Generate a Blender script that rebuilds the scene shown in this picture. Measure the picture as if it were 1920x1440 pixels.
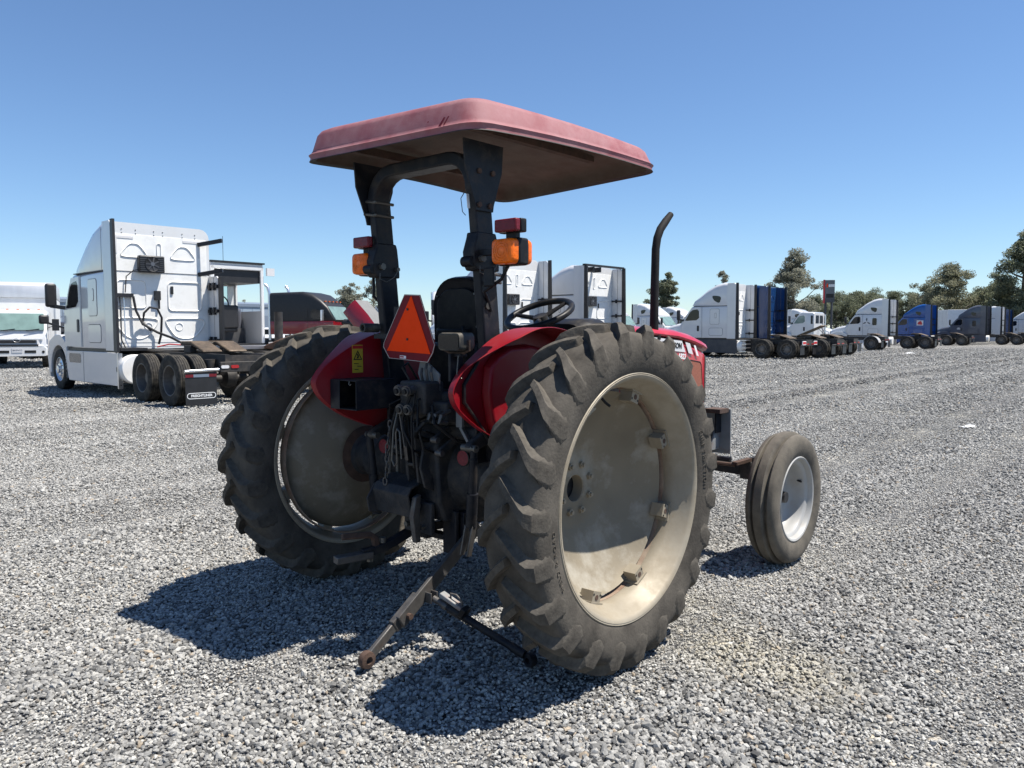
import bpy, bmesh, math, random
import numpy as np
from mathutils import Vector, Matrix, Euler

for _o in list(bpy.data.objects): bpy.data.objects.remove(_o)
scene = bpy.context.scene
COL = scene.collection
R = math.radians
random.seed(7); rng = np.random.default_rng(7)

# ------------------------------------------------------------------ camera
cam_d = bpy.data.cameras.new('camera'); cam = bpy.data.objects.new('camera', cam_d); COL.objects.link(cam)
cam_d.sensor_fit = 'HORIZONTAL'; cam_d.sensor_width = 36.0; cam_d.lens = 36.0*1466.0/1920.0
cam_d.clip_start = 0.05; cam_d.clip_end = 3000.0
cam.location = (0, 0, 1.462); cam.rotation_euler = (R(90-3.9225), 0, 0)
scene.camera = cam
scene.render.resolution_x = 1024; scene.render.resolution_y = 768

# ------------------------------------------------------------------ sky, sun, exposure
SUN = Vector((1.053, -0.067, 2.3)).normalized()
world = bpy.data.worlds.new('World'); scene.world = world; world.use_nodes = True
wn = world.node_tree.nodes; wl = world.node_tree.links; wn.clear()
sky = wn.new('ShaderNodeTexSky'); sky.sky_type = 'NISHITA'; sky.sun_disc = False
sky.sun_elevation = math.asin(SUN.z); sky.sun_rotation = math.atan2(SUN.x, SUN.y)
sky.altitude = 0; sky.air_density = 0.95; sky.dust_density = 0.05; sky.ozone_density = 4.5
bg = wn.new('ShaderNodeBackground'); bg.inputs['Strength'].default_value = 0.078
wo = wn.new('ShaderNodeOutputWorld')
tint = wn.new('ShaderNodeMix'); tint.data_type = 'RGBA'; tint.blend_type = 'MULTIPLY'; tint.inputs[0].default_value = 1.0
tint.inputs[7].default_value = (0.90, 0.99, 1.08, 1)
wl.new(sky.outputs[0], tint.inputs[6]); wl.new(tint.outputs[2], bg.inputs[0]); wl.new(bg.outputs[0], wo.inputs[0])
sd = bpy.data.lights.new('sun', 'SUN'); sd.energy = 5.0; sd.angle = R(0.53); sd.color = (1.0, 0.945, 0.86)
so = bpy.data.objects.new('sun', sd); COL.objects.link(so)
so.rotation_euler = (-SUN).to_track_quat('-Z', 'Y').to_euler(); so.location = (20, 0, 40)
vs = scene.view_settings
vs.view_transform = 'Standard'; vs.look = 'None'; vs.exposure = 0.82; vs.gamma = 1.0; vs.use_curve_mapping = False

# ------------------------------------------------------------------ materials
MATS = {}
def mat(name, col, rough=0.6, metal=0.0, var=0.0, vscale=6.0, dirt=None, dirt_amt=0.5, dirt_scale=3.0,
        dirt_thr=0.5, bump=0.0, bscale=40.0, coat=0.0, spec=0.5, trans=0.0, ior=1.45, alpha=1.0, detail=6.0, streak=None):
    if name in MATS: return MATS[name]
    m = bpy.data.materials.new(name); m.use_nodes = True; MATS[name] = m
    nt = m.node_tree; N = nt.nodes; L = nt.links
    b = N['Principled BSDF']
    b.inputs['Base Color'].default_value = (*col, 1); b.inputs['Roughness'].default_value = rough
    b.inputs['Metallic'].default_value = metal; b.inputs['Coat Weight'].default_value = coat
    b.inputs['Coat Roughness'].default_value = 0.05
    b.inputs['Specular IOR Level'].default_value = spec; b.inputs['Transmission Weight'].default_value = trans
    b.inputs['IOR'].default_value = ior; b.inputs['Alpha'].default_value = alpha
    if var or dirt or bump:
        tc = N.new('ShaderNodeTexCoord'); src = tc.outputs['Object']
        if streak:
            mp = N.new('ShaderNodeMapping'); mp.inputs['Scale'].default_value = streak; L.new(src, mp.inputs['Vector']); src = mp.outputs['Vector']
    cur = None
    if var:
        n = N.new('ShaderNodeTexNoise'); n.inputs['Scale'].default_value = vscale; n.inputs['Detail'].default_value = detail
        L.new(src, n.inputs['Vector'])
        mr = N.new('ShaderNodeMapRange'); mr.inputs[1].default_value = 0.25; mr.inputs[2].default_value = 0.75
        mr.inputs[3].default_value = 1-var; mr.inputs[4].default_value = 1+var; L.new(n.outputs['Fac'], mr.inputs[0])
        mx = N.new('ShaderNodeMix'); mx.data_type = 'RGBA'; mx.blend_type = 'MULTIPLY'; mx.inputs[0].default_value = 1.0
        mx.inputs[6].default_value = (*col, 1); L.new(mr.outputs[0], mx.inputs[7]); cur = mx.outputs[2]
    if dirt:
        n2 = N.new('ShaderNodeTexNoise'); n2.inputs['Scale'].default_value = dirt_scale; n2.inputs['Detail'].default_value = 9.0
        n2.inputs['Roughness'].default_value = 0.68; L.new(src, n2.inputs['Vector'])
        mr2 = N.new('ShaderNodeMapRange'); mr2.inputs[1].default_value = dirt_thr-0.12; mr2.inputs[2].default_value = dirt_thr+0.14
        mr2.inputs[3].default_value = 0; mr2.inputs[4].default_value = dirt_amt; L.new(n2.outputs['Fac'], mr2.inputs[0])
        md = N.new('ShaderNodeMix'); md.data_type = 'RGBA'; L.new(mr2.outputs[0], md.inputs[0])
        if cur: L.new(cur, md.inputs[6])
        else: md.inputs[6].default_value = (*col, 1)
        md.inputs[7].default_value = (*dirt, 1); cur = md.outputs[2]
        mr3 = N.new('ShaderNodeMapRange'); mr3.inputs[1].default_value = 0; mr3.inputs[2].default_value = 1
        mr3.inputs[3].default_value = rough; mr3.inputs[4].default_value = min(1, rough+0.45)
        L.new(mr2.outputs[0], mr3.inputs[0]); L.new(mr3.outputs[0], b.inputs['Roughness'])
    if cur: L.new(cur, b.inputs['Base Color'])
    if bump:
        n4 = N.new('ShaderNodeTexNoise'); n4.inputs['Scale'].default_value = bscale; n4.inputs['Detail'].default_value = 5.0
        L.new(src, n4.inputs['Vector'])
        bp = N.new('ShaderNodeBump'); bp.inputs['Strength'].default_value = bump; bp.inputs['Distance'].default_value = 0.01
        L.new(n4.outputs['Fac'], bp.inputs['Height']); L.new(bp.outputs[0], b.inputs['Normal'])
    return m

DUST = (0.30, 0.26, 0.20)
M_tyre = mat('tractor_rubber', (0.04, 0.036, 0.031), 0.85, var=0.3, vscale=9, dirt=(0.125, 0.112, 0.094), dirt_amt=0.75, dirt_scale=3.5, dirt_thr=0.48, bump=0.2, bscale=90, spec=0.2)
M_lug = mat('lug_rubber', (0.046, 0.041, 0.035), 0.85, var=0.3, vscale=14, dirt=(0.155, 0.140, 0.117), dirt_amt=0.75, dirt_scale=6, dirt_thr=0.48, bump=0.25, bscale=70, spec=0.2)
M_ftyre = mat('front_rubber', (0.0578, 0.0510, 0.0422), 0.85, var=0.2, vscale=14, dirt=(0.15, 0.132, 0.105), dirt_amt=0.7, dirt_scale=6, dirt_thr=0.46, bump=0.2, bscale=120)
M_rim = mat('silver_rim_paint', (0.31, 0.275, 0.215), 0.5, 0.1, var=0.16, vscale=5, dirt=(0.19, 0.15, 0.095), dirt_amt=0.55, dirt_scale=4.5, dirt_thr=0.53, bump=0.05, bscale=50, spec=0.35)
M_rimdark = mat('disc_paint', (0.195, 0.168, 0.124), 0.55, 0.1, var=0.18, vscale=4, dirt=(0.40, 0.385, 0.34), dirt_amt=0.8, dirt_scale=5, dirt_thr=0.62, bump=0.06, bscale=50, spec=0.25)
M_frim = mat('white_rim_paint', (0.3360, 0.3360, 0.3276), 0.45, var=0.08, vscale=6, dirt=(0.28, 0.22, 0.15), dirt_amt=0.4, dirt_scale=9, dirt_thr=0.6)
M_rust = mat('rusty_steel', (0.085, 0.050, 0.035), 0.85, var=0.35, vscale=25, dirt=(0.05, 0.035, 0.03), dirt_amt=0.7, dirt_scale=14, bump=0.2, bscale=160)
M_rimrust = mat('rust_stained_rim', (0.20, 0.125, 0.085), 0.8, var=0.25, vscale=12, dirt=(0.36, 0.31, 0.24), dirt_amt=0.6, dirt_scale=9)
M_red = mat('tractor_red_shaded', (0.2312, 0.0054, 0.0122), 0.36, var=0.08, vscale=5, dirt=(0.20, 0.055, 0.055), dirt_amt=0.4, dirt_scale=4, dirt_thr=0.55, coat=0.0, spec=0.35)  # fender red set darker than the hood: canopy shade put into the colour
M_redhood = mat('hood_red', (0.4250, 0.0153, 0.0272), 0.30, var=0.06, vscale=5, dirt=(0.42, 0.12, 0.11), dirt_amt=0.25, dirt_scale=10, dirt_thr=0.6, coat=0.3)
M_canopy = mat('faded_canopy_red', (0.25, 0.088, 0.098), 0.52, var=0.13, vscale=7, dirt=(0.36, 0.215, 0.225), dirt_amt=0.7, dirt_scale=5, dirt_thr=0.53, bump=0.12, bscale=260, spec=0.25)
M_canopy_in = mat('canopy_underside', (0.1264, 0.0987, 0.079), 0.8, var=0.25, vscale=6, dirt=(0.10, 0.07, 0.055), dirt_amt=0.6, dirt_scale=8, bump=0.2, bscale=200)
M_edge = mat('canopy_edge_rubber', (0.03, 0.03, 0.03), 0.7)
M_black = mat('black_frame_paint', (0.0128, 0.0144, 0.0192), 0.42, var=0.3, vscale=12, dirt=(0.085, 0.07, 0.055), dirt_amt=0.55, dirt_scale=11, dirt_thr=0.6, bump=0.08, bscale=120, spec=0.22)
M_cast = mat('dark_casting', (0.032, 0.034, 0.038), 0.55, 0.1, var=0.3, vscale=14, dirt=(0.13, 0.11, 0.09), dirt_amt=0.6, dirt_scale=9, dirt_thr=0.56, bump=0.25, bscale=80, spec=0.22)
M_steel = mat('worn_steel', (0.11, 0.105, 0.10), 0.48, 0.5, var=0.25, vscale=30, dirt=(0.10, 0.055, 0.035), dirt_amt=0.5, dirt_scale=16, dirt_thr=0.64, bump=0.1, bscale=120)
M_grey = mat('grey_steel', (0.2400, 0.2480, 0.2480), 0.55, 0.2, var=0.15, vscale=12, dirt=(0.28, 0.12, 0.06), dirt_amt=0.75, dirt_scale=11, dirt_thr=0.63)
M_bolt = mat('bolt_steel', (0.132, 0.126, 0.114), 0.5, 0.6)
M_plastic = mat('black_plastic', (0.0112, 0.0112, 0.0128), 0.42, var=0.2, vscale=20, dirt=(0.10, 0.085, 0.06), dirt_amt=0.4, dirt_scale=12, dirt_thr=0.6, spec=0.22)
M_vinyl = mat('seat_vinyl', (0.012, 0.012, 0.015), 0.38, var=0.2, vscale=15, dirt=(0.05, 0.045, 0.04), dirt_amt=0.3, dirt_scale=10, dirt_thr=0.6, bump=0.1, bscale=250, spec=0.22)
M_lampdust = mat('dusty_lamp_housing', (0.035, 0.033, 0.03), 0.6, var=0.2, vscale=20, dirt=(0.30, 0.25, 0.17), dirt_amt=0.5, dirt_scale=13, dirt_thr=0.62)
M_orange = mat('sign_fluorescent_orange', (1.0, 0.055, 0.0005), 0.6, spec=0.15, dirt=(0.85, 0.05, 0.002), dirt_amt=0.4, dirt_scale=18, dirt_thr=0.62)
M_signred = mat('sign_red_border', (0.1680, 0.0096, 0.0176), 0.35, var=0.1, vscale=30, spec=0.12)
M_signedge = mat('sign_edge', (0.45, 0.40, 0.36), 0.5)
M_amber = mat('amber_lens', (0.85, 0.15, 0.004), 0.3, coat=0.2, var=0.25, vscale=40, bump=0.25, bscale=160, spec=0.3)
M_redlens = mat('red_lens', (0.15, 0.012, 0.02), 0.25, coat=0.1, var=0.2, vscale=60, bump=0.3, bscale=260, spec=0.25)
M_yellow = mat('label_yellow', (0.4960, 0.3520, 0.0240), 0.5, dirt=(0.35, 0.24, 0.06), dirt_amt=0.6, dirt_scale=40, dirt_thr=0.55)
M_ink = mat('label_ink', (0.01, 0.01, 0.01), 0.5)
M_inkred = mat('label_red', (0.4, 0.02, 0.02), 0.5)
M_decal = mat('decal_silver', (0.62, 0.62, 0.63), 0.4)
M_decalw = mat('decal_white', (0.78, 0.78, 0.78), 0.4)
M_mesh = mat('dusty_grille_screen', (0.27, 0.095, 0.06), 0.75, var=0.2, vscale=80)
M_exh = mat('exhaust_pipe', (0.016, 0.016, 0.017), 0.6, 0.3, var=0.3, vscale=20, dirt=(0.045, 0.042, 0.04), dirt_amt=0.5, dirt_scale=12, spec=0.22)
M_wht = mat('truck_white_shaded', (0.64, 0.645, 0.65), 0.16, var=0.02, vscale=3, coat=0.6, dirt=(0.52, 0.50, 0.46), dirt_amt=0.25, dirt_scale=2.2, dirt_thr=0.62)  # white lowered for the cab sides: their shade is put into the colour
M_whtm = mat('truck_white_matte_lit', (0.80, 0.80, 0.785), 0.42, var=0.03, vscale=4, dirt=(0.45, 0.43, 0.38), dirt_amt=0.35, dirt_scale=3.2, dirt_thr=0.6)  # matte, and kept brighter for rear walls: sunlight put into the colour
M_seam = mat('panel_gap', (0.12, 0.12, 0.125), 0.6)
M_tblack = mat('truck_black_trim', (0.018, 0.018, 0.02), 0.45, var=0.2, vscale=8)
M_tfloor = mat('truck_charcoal', (0.05, 0.053, 0.062), 0.45, var=0.15, vscale=4, dirt=(0.14, 0.125, 0.10), dirt_amt=0.35, dirt_scale=4, dirt_thr=0.58)
M_trub = mat('truck_rubber', (0.0216, 0.0207, 0.0198), 0.75, var=0.3, vscale=14, dirt=(0.13, 0.115, 0.09), dirt_amt=0.55, dirt_scale=7, dirt_thr=0.55, spec=0.25)
M_alu = mat('polished_aluminium', (0.72, 0.72, 0.73), 0.28, 0.9, var=0.06, vscale=14)
M_dwheel = mat('dull_wheel_steel', (0.16, 0.15, 0.14), 0.5, 0.5, var=0.25, vscale=16)
M_glass = mat('truck_glass', (0.008, 0.010, 0.012), 0.06, spec=0.5)
M_glassg = mat('green_tint_glass', (0.16, 0.24, 0.22), 0.05, spec=0.6, coat=0.4, var=0.25, vscale=2.5)
M_pane = mat('clear_cab_glass', (0.75, 0.86, 0.84), 0.03, trans=1.0, ior=1.1)
M_chassis = mat('chassis_black', (0.022, 0.021, 0.021), 0.55, var=0.3, vscale=9, dirt=(0.12, 0.10, 0.08), dirt_amt=0.5, dirt_scale=6, dirt_thr=0.56)
M_fifth = mat('greasy_fifth_wheel', (0.1280, 0.0920, 0.0600), 0.5, 0.2, var=0.3, vscale=5, dirt=(0.035, 0.03, 0.027), dirt_amt=0.8, dirt_scale=4, dirt_thr=0.52)
M_blue = mat('truck_blue', (0.0072, 0.0390, 0.1320), 0.22, coat=0.4, var=0.08, vscale=3)
M_blue2 = mat('truck_royal_blue', (0.0096, 0.0680, 0.2640), 0.2, coat=0.5, var=0.05, vscale=3)
M_gry = mat('truck_slate_grey', (0.085, 0.088, 0.105), 0.25, coat=0.4, var=0.05, vscale=3)
M_tred = mat('truck_dark_red', (0.22, 0.008, 0.015), 0.2, coat=0.5)
M_tail = mat('tail_lamp_red', (0.35, 0.012, 0.015), 0.25, coat=0.4)
M_hoodin = mat('hood_inside_grey', (0.17, 0.17, 0.168), 0.7, var=0.1, vscale=5)
M_boxalu = mat('box_body_aluminium', (0.62, 0.63, 0.64), 0.38, 0.45, var=0.08, vscale=5, streak=(1, 1, 0.2))
M_boxwht = mat('box_body_white', (0.6820, 0.6875, 0.6820), 0.5, var=0.08, vscale=3)
M_reflred = mat('reflector_tape_red', (0.5, 0.03, 0.035), 0.4)
M_wall = mat('warehouse_wall', (0.24, 0.30, 0.37), 0.6, var=0.05, vscale=0.4)
M_walltrim = mat('warehouse_trim', (0.16, 0.20, 0.26), 0.6)
M_navy = mat('lettering_navy', (0.015, 0.015, 0.06), 0.5)
M_rusty2 = mat('rusty_deck', (0.16, 0.085, 0.055), 0.85, var=0.3, vscale=6)
M_wood = mat('ramp_timber', (0.20, 0.15, 0.10), 0.8, var=0.3, vscale=5)
M_bark = mat('bark', (0.12, 0.095, 0.072), 0.9, var=0.3, vscale=3)
M_bark2 = mat('pale_bark', (0.26, 0.225, 0.18), 0.85, var=0.3, vscale=3)
def leafmat(name, col, col2):
    m = bpy.data.materials.new(name); m.use_nodes = True; nt = m.node_tree; N = nt.nodes; L = nt.links
    b = N['Principled BSDF']; b.inputs['Roughness'].default_value = 0.55; b.inputs['Specular IOR Level'].default_value = 0.3
    a = N.new('ShaderNodeAttribute'); a.attribute_name = 'leafrand'
    mx = N.new('ShaderNodeMix'); mx.data_type = 'RGBA'; mx.inputs[6].default_value = (*col, 1); mx.inputs[7].default_value = (*col2, 1)
    L.new(a.outputs['Fac'], mx.inputs[0]); L.new(mx.outputs[2], b.inputs['Base Color'])
    tr = N.new('ShaderNodeBsdfTranslucent'); L.new(mx.outputs[2], tr.inputs['Color']); ms = N.new('ShaderNodeMixShader'); ms.inputs[0].default_value = 0.5
    L.new(b.outputs[0], ms.inputs[1]); L.new(tr.outputs[0], ms.inputs[2]); L.new(ms.outputs[0], N['Material Output'].inputs['Surface'])
    return m
M_leafA = leafmat('eucalyptus_leaves', (0.122, 0.134, 0.088), (0.305, 0.299, 0.201))
M_leafB = leafmat('dark_green_leaves', (0.116, 0.134, 0.088), (0.244, 0.262, 0.171))
M_leafC = leafmat('grey_green_leaves', (0.159, 0.168, 0.132), (0.342, 0.336, 0.262))

# ------------------------------------------------------------------ mesh helpers
class MB:
    def __init__(s): s.v = []; s.f = []
    def add(s, vs_, fs):
        o = len(s.v); s.v += [tuple(map(float, p)) for p in vs_]; s.f += [tuple(i+o for i in q) for q in fs]; return s
    def box(s, c, d, rot=None):
        h = [x/2 for x in d]
        P = [Vector((sx*h[0], sy*h[1], sz*h[2])) for sz in (-1, 1) for sy in (-1, 1) for sx in (-1, 1)]
        if rot: E_ = Euler([R(a) for a in rot]).to_matrix(); P = [E_@p for p in P]
        P = [p+Vector(c) for p in P]
        return s.add(P, [(0,2,3,1),(4,5,7,6),(0,1,5,4),(2,6,7,3),(0,4,6,2),(1,3,7,5)])
    def b2(s, a, b): return s.box([(x+y)/2 for x, y in zip(a, b)], [abs(y-x) for x, y in zip(a, b)])
    def bar(s, p0, p1, w, h, up=(0,0,1)):
        p0 = Vector(p0); p1 = Vector(p1); d = (p1-p0).normalized(); u = Vector(up); sd_ = d.cross(u)
        if sd_.length < 1e-4: sd_ = d.cross(Vector((1,0,0)))
        sd_.normalize(); u = sd_.cross(d)
        P = [p+sd_*a*w/2+u*b*h/2 for p in (p0, p1) for a, b in ((-1,-1),(1,-1),(1,1),(-1,1))]
        return s.add(P, [(3,2,1,0),(4,5,6,7),(0,1,5,4),(1,2,6,5),(2,3,7,6),(3,0,4,7)])
    def tube(s, pts, r, n=10, caps=True, closed=False):
        pts = [Vector(p) for p in pts]; m = len(pts); rs = r if isinstance(r, (list, tuple)) else [r]*m
        ref = None; rings = []
        for i, p in enumerate(pts):
            if closed: t = pts[(i+1) % m]-pts[i-1]
            else: t = pts[min(i+1, m-1)]-pts[max(i-1, 0)]
            t.normalize()
            if ref is None:
                ref = t.orthogonal().normalized()
            ref = (ref-t*ref.dot(t)); ref = ref.normalized() if ref.length > 1e-5 else t.orthogonal().normalized()
            b = t.cross(ref)
            rings.append([p+(ref*math.cos(a)+b*math.sin(a))*rs[i] for a in [2*math.pi*k/n for k in range(n)]])
        return s.loft(rings, caps and not closed, closed)
    def cyl(s, p0, p1, r0, r1=None, n=20, caps=True):
        return s.tube([p0, p1], [r0, r0 if r1 is None else r1], n, caps)
    def loft(s, rings, caps=True, closed=False):
        n = len(rings[0]); V_ = [p for r in rings for p in r]; F = []
        m = len(rings)
        for i in range(m if closed else m-1):
            j = (i+1) % m
            for k in range(n): F.append((i*n+k, i*n+(k+1) % n, j*n+(k+1) % n, j*n+k))
        if caps: F.append(tuple(range(n))[::-1]); F.append(tuple((m-1)*n+k for k in range(n)))
        return s.add(V_, F)
    def prism(s, poly, plane, a, b):
        def P(u, v, w): return {'xz': (u, w, v), 'xy': (u, v, w), 'yz': (w, u, v)}[plane]
        n = len(poly); V_ = [P(u, v, a) for u, v in poly]+[P(u, v, b) for u, v in poly]
        return s.add(V_, [tuple(range(n))[::-1], tuple(range(n, 2*n))]+[(k, (k+1) % n, n+(k+1) % n, n+k) for k in range(n)])
    def lathe(s, prof, n=32, c=(0,0,0), axis='y', closed=False, ang=None):
        V_ = []; m = len(prof); full = ang is None
        a0, a1 = (0, 2*math.pi) if full else ang; steps = n if full else n+1
        for k in range(steps):
            a = a0+(a1-a0)*k/n
            for r_, w in prof:
                q = (r_*math.cos(a), w, r_*math.sin(a)) if axis == 'y' else ((r_*math.cos(a), r_*math.sin(a), w) if axis == 'z' else (w, r_*math.cos(a), r_*math.sin(a)))
                V_.append([q[i]+c[i] for i in range(3)])
        F = []
        for k in range(n):
            k2 = (k+1) % n if full else k+1
            for j in range(m if closed else m-1):
                j2 = (j+1) % m; F.append((k*m+j, k*m+j2, k2*m+j2, k2*m+j))
        return s.add(V_, F)
    def mesh(s, name='mesh', m=None, ang=35):
        me = bpy.data.meshes.new(name); me.from_pydata(s.v, [], s.f); me.validate()
        bm = bmesh.new(); bm.from_mesh(me); bmesh.ops.recalc_face_normals(bm, faces=bm.faces[:]); bm.to_mesh(me); bm.free()
        me.polygons.foreach_set('use_smooth', [True]*len(me.polygons))
        if ang < 180: me.set_sharp_from_angle(angle=R(ang))
        if m: me.materials.append(m)
        me.update(); return me
    def obj(s, name, m, parent=None, ang=35, bevel=0.0, seg=2, loc=(0,0,0), rot=None, label=None):
        return link(name, s.mesh(name, m, ang), parent, bevel, seg, loc, rot, label)
def link(name, me, parent=None, bevel=0.0, seg=2, loc=(0,0,0), rot=None, label=None):
    o = bpy.data.objects.new(name, me); COL.objects.link(o); o.parent = parent; o.location = loc
    if rot: o.rotation_euler = rot
    if bevel:
        b = o.modifiers.new('bevel', 'BEVEL'); b.width = bevel; b.segments = seg; b.limit_method = 'ANGLE'; b.angle_limit = R(40)
    if label: o['label'] = label
    return o
def tag(o, label, cat, group=None):
    o['label'] = label; o['category'] = cat
    if group: o['group'] = group
    return o
def thing(name, label, cat, loc=(0,0,0), rz=0, group=None):
    o = bpy.data.objects.new(name, None); COL.objects.link(o); o.location = loc; o.rotation_euler = (0, 0, rz)
    o.empty_display_size = 0.3
    return tag(o, label, cat, group)
def B(c, d, rot=None): return MB().box(c, d, rot)
def text_mesh(body, size, m, extrude=0.002, bold=0.0, spacing=1.0, align='CENTER'):
    cu = bpy.data.curves.new('txt', 'FONT'); cu.body = body; cu.size = size; cu.extrude = extrude; cu.offset = bold
    cu.align_x = align; cu.align_y = 'CENTER'; cu.space_character = spacing; cu.resolution_u = 3
    ob = bpy.data.objects.new('txt', cu); COL.objects.link(ob)
    dg = bpy.context.evaluated_depsgraph_get()
    me = bpy.data.meshes.new_from_object(ob.evaluated_get(dg))
    bpy.data.objects.remove(ob); bpy.data.curves.remove(cu)
    me.materials.clear(); me.materials.append(m); return me
def arc(cx, cz, r, a0, a1, n): return [(cx+r*math.cos(R(a0+(a1-a0)*k/n)), cz+r*math.sin(R(a0+(a1-a0)*k/n))) for k in range(n+1)]
def rring(hw, z0, z1, rad, n=4, rb=None, cy=0.0):
    rb = min(rad, 0.04) if rb is None else rb
    P = []
    for cx, cz, r_, a0 in ((hw-rad, z1-rad, rad, 0), (-hw+rad, z1-rad, rad, 90), (-hw+rb, z0+rb, rb, 180), (hw-rb, z0+rb, rb, 270)):
        for k in range(n+1):
            a = R(a0+90*k/n); P.append((cy+cx+r_*math.cos(a), cz+r_*math.sin(a)))
    return P
def rpoly(x0, z0, x1, z1, r_, n=3):
    P = []
    for cx, cz, a0 in ((x1-r_, z1-r_, 0), (x0+r_, z1-r_, 90), (x0+r_, z0+r_, 180), (x1-r_, z0+r_, 270)):
        P += [(cx+r_*math.cos(R(a0+90*k/n)), cz+r_*math.sin(R(a0+90*k/n))) for k in range(n+1)]
    return P

# ------------------------------------------------------------------ ground
RUTS = ((-4.3, 0.34, 0.020), (-2.7, 0.30, 0.018), (-0.9, 0.40, 0.022), (0.9, 0.40, 0.020), (3.2, 0.45, 0.022), (5.2, 0.45, 0.020), (9.0, 0.6, 0.02), (-8.6, 0.4, 0.018), (-10.4, 0.4, 0.018))
def rut_line(x, y): return x-0.88*y-0.35*np.sin(0.16*y)
def rut(x, y):
    r_ = np.zeros_like(np.asarray(x, float))
    for c, wd, dep in RUTS: r_ = np.maximum(r_, np.exp(-((rut_line(x, y)-c)/wd)**2))
    return r_
def ridge(x, y):
    r_ = np.zeros_like(np.asarray(x, float))
    for c, wd, dep in RUTS: r_ = np.maximum(r_, np.exp(-((np.abs((rut_line(x, y)-c)/wd)-1.7)**2)*2.0))
    return r_
def hgt(x, y):
    x = np.asarray(x, float); y = np.asarray(y, float)
    d = np.sqrt(x*x+y*y); fade = np.clip(1.2-d/45.0, 0, 1)
    h = 0.010*np.sin(0.9*x+1.7*y+0.4)+0.008*np.sin(2.3*x-0.8*y+1.1)+0.006*np.sin(3.1*x+4.3*y)+0.004*np.sin(7.0*x-3.1*y)
    under = np.clip(np.hypot(x+0.1, y-4.1)-1.6, 0, 1)        # level where the tractor stands
    for c, wd, dep in RUTS:
        t = (rut_line(x, y)-c)/wd
        h = h+under*(-dep*np.exp(-t*t)+dep*0.6*np.exp(-((np.abs(t)-1.7)**2)*2.0))
    return h*fade-0.012
def graded(lo, hi, inner, step, growth):
    out = list(np.arange(-inner[0], inner[1]+1e-6, step)); s = step
    while out[-1] < hi: s *= growth; out.append(out[-1]+s)
    s = step
    while out[0] > lo: s *= growth; out.insert(0, out[0]-s)
    return np.array(out)
gx = graded(-900, 900, (9, 14), 0.09, 1.18); gy = graded(-120, 1600, (-1.0, 15), 0.09, 1.18)
GX, GY = np.meshgrid(gx, gy); GZ = hgt(GX, GY)
nx, ny = len(gx), len(gy)
idx = np.arange(nx*ny).reshape(ny, nx)
quads = np.stack([idx[:-1, :-1], idx[:-1, 1:], idx[1:, 1:], idx[1:, :-1]], -1).reshape(-1, 4)
gme = bpy.data.meshes.new('gravel_lot'); gme.from_pydata(np.stack([GX, GY, GZ], -1).reshape(-1, 3).tolist(), [], quads.tolist())
gme.polygons.foreach_set('use_smooth', [True]*len(gme.polygons))
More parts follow.
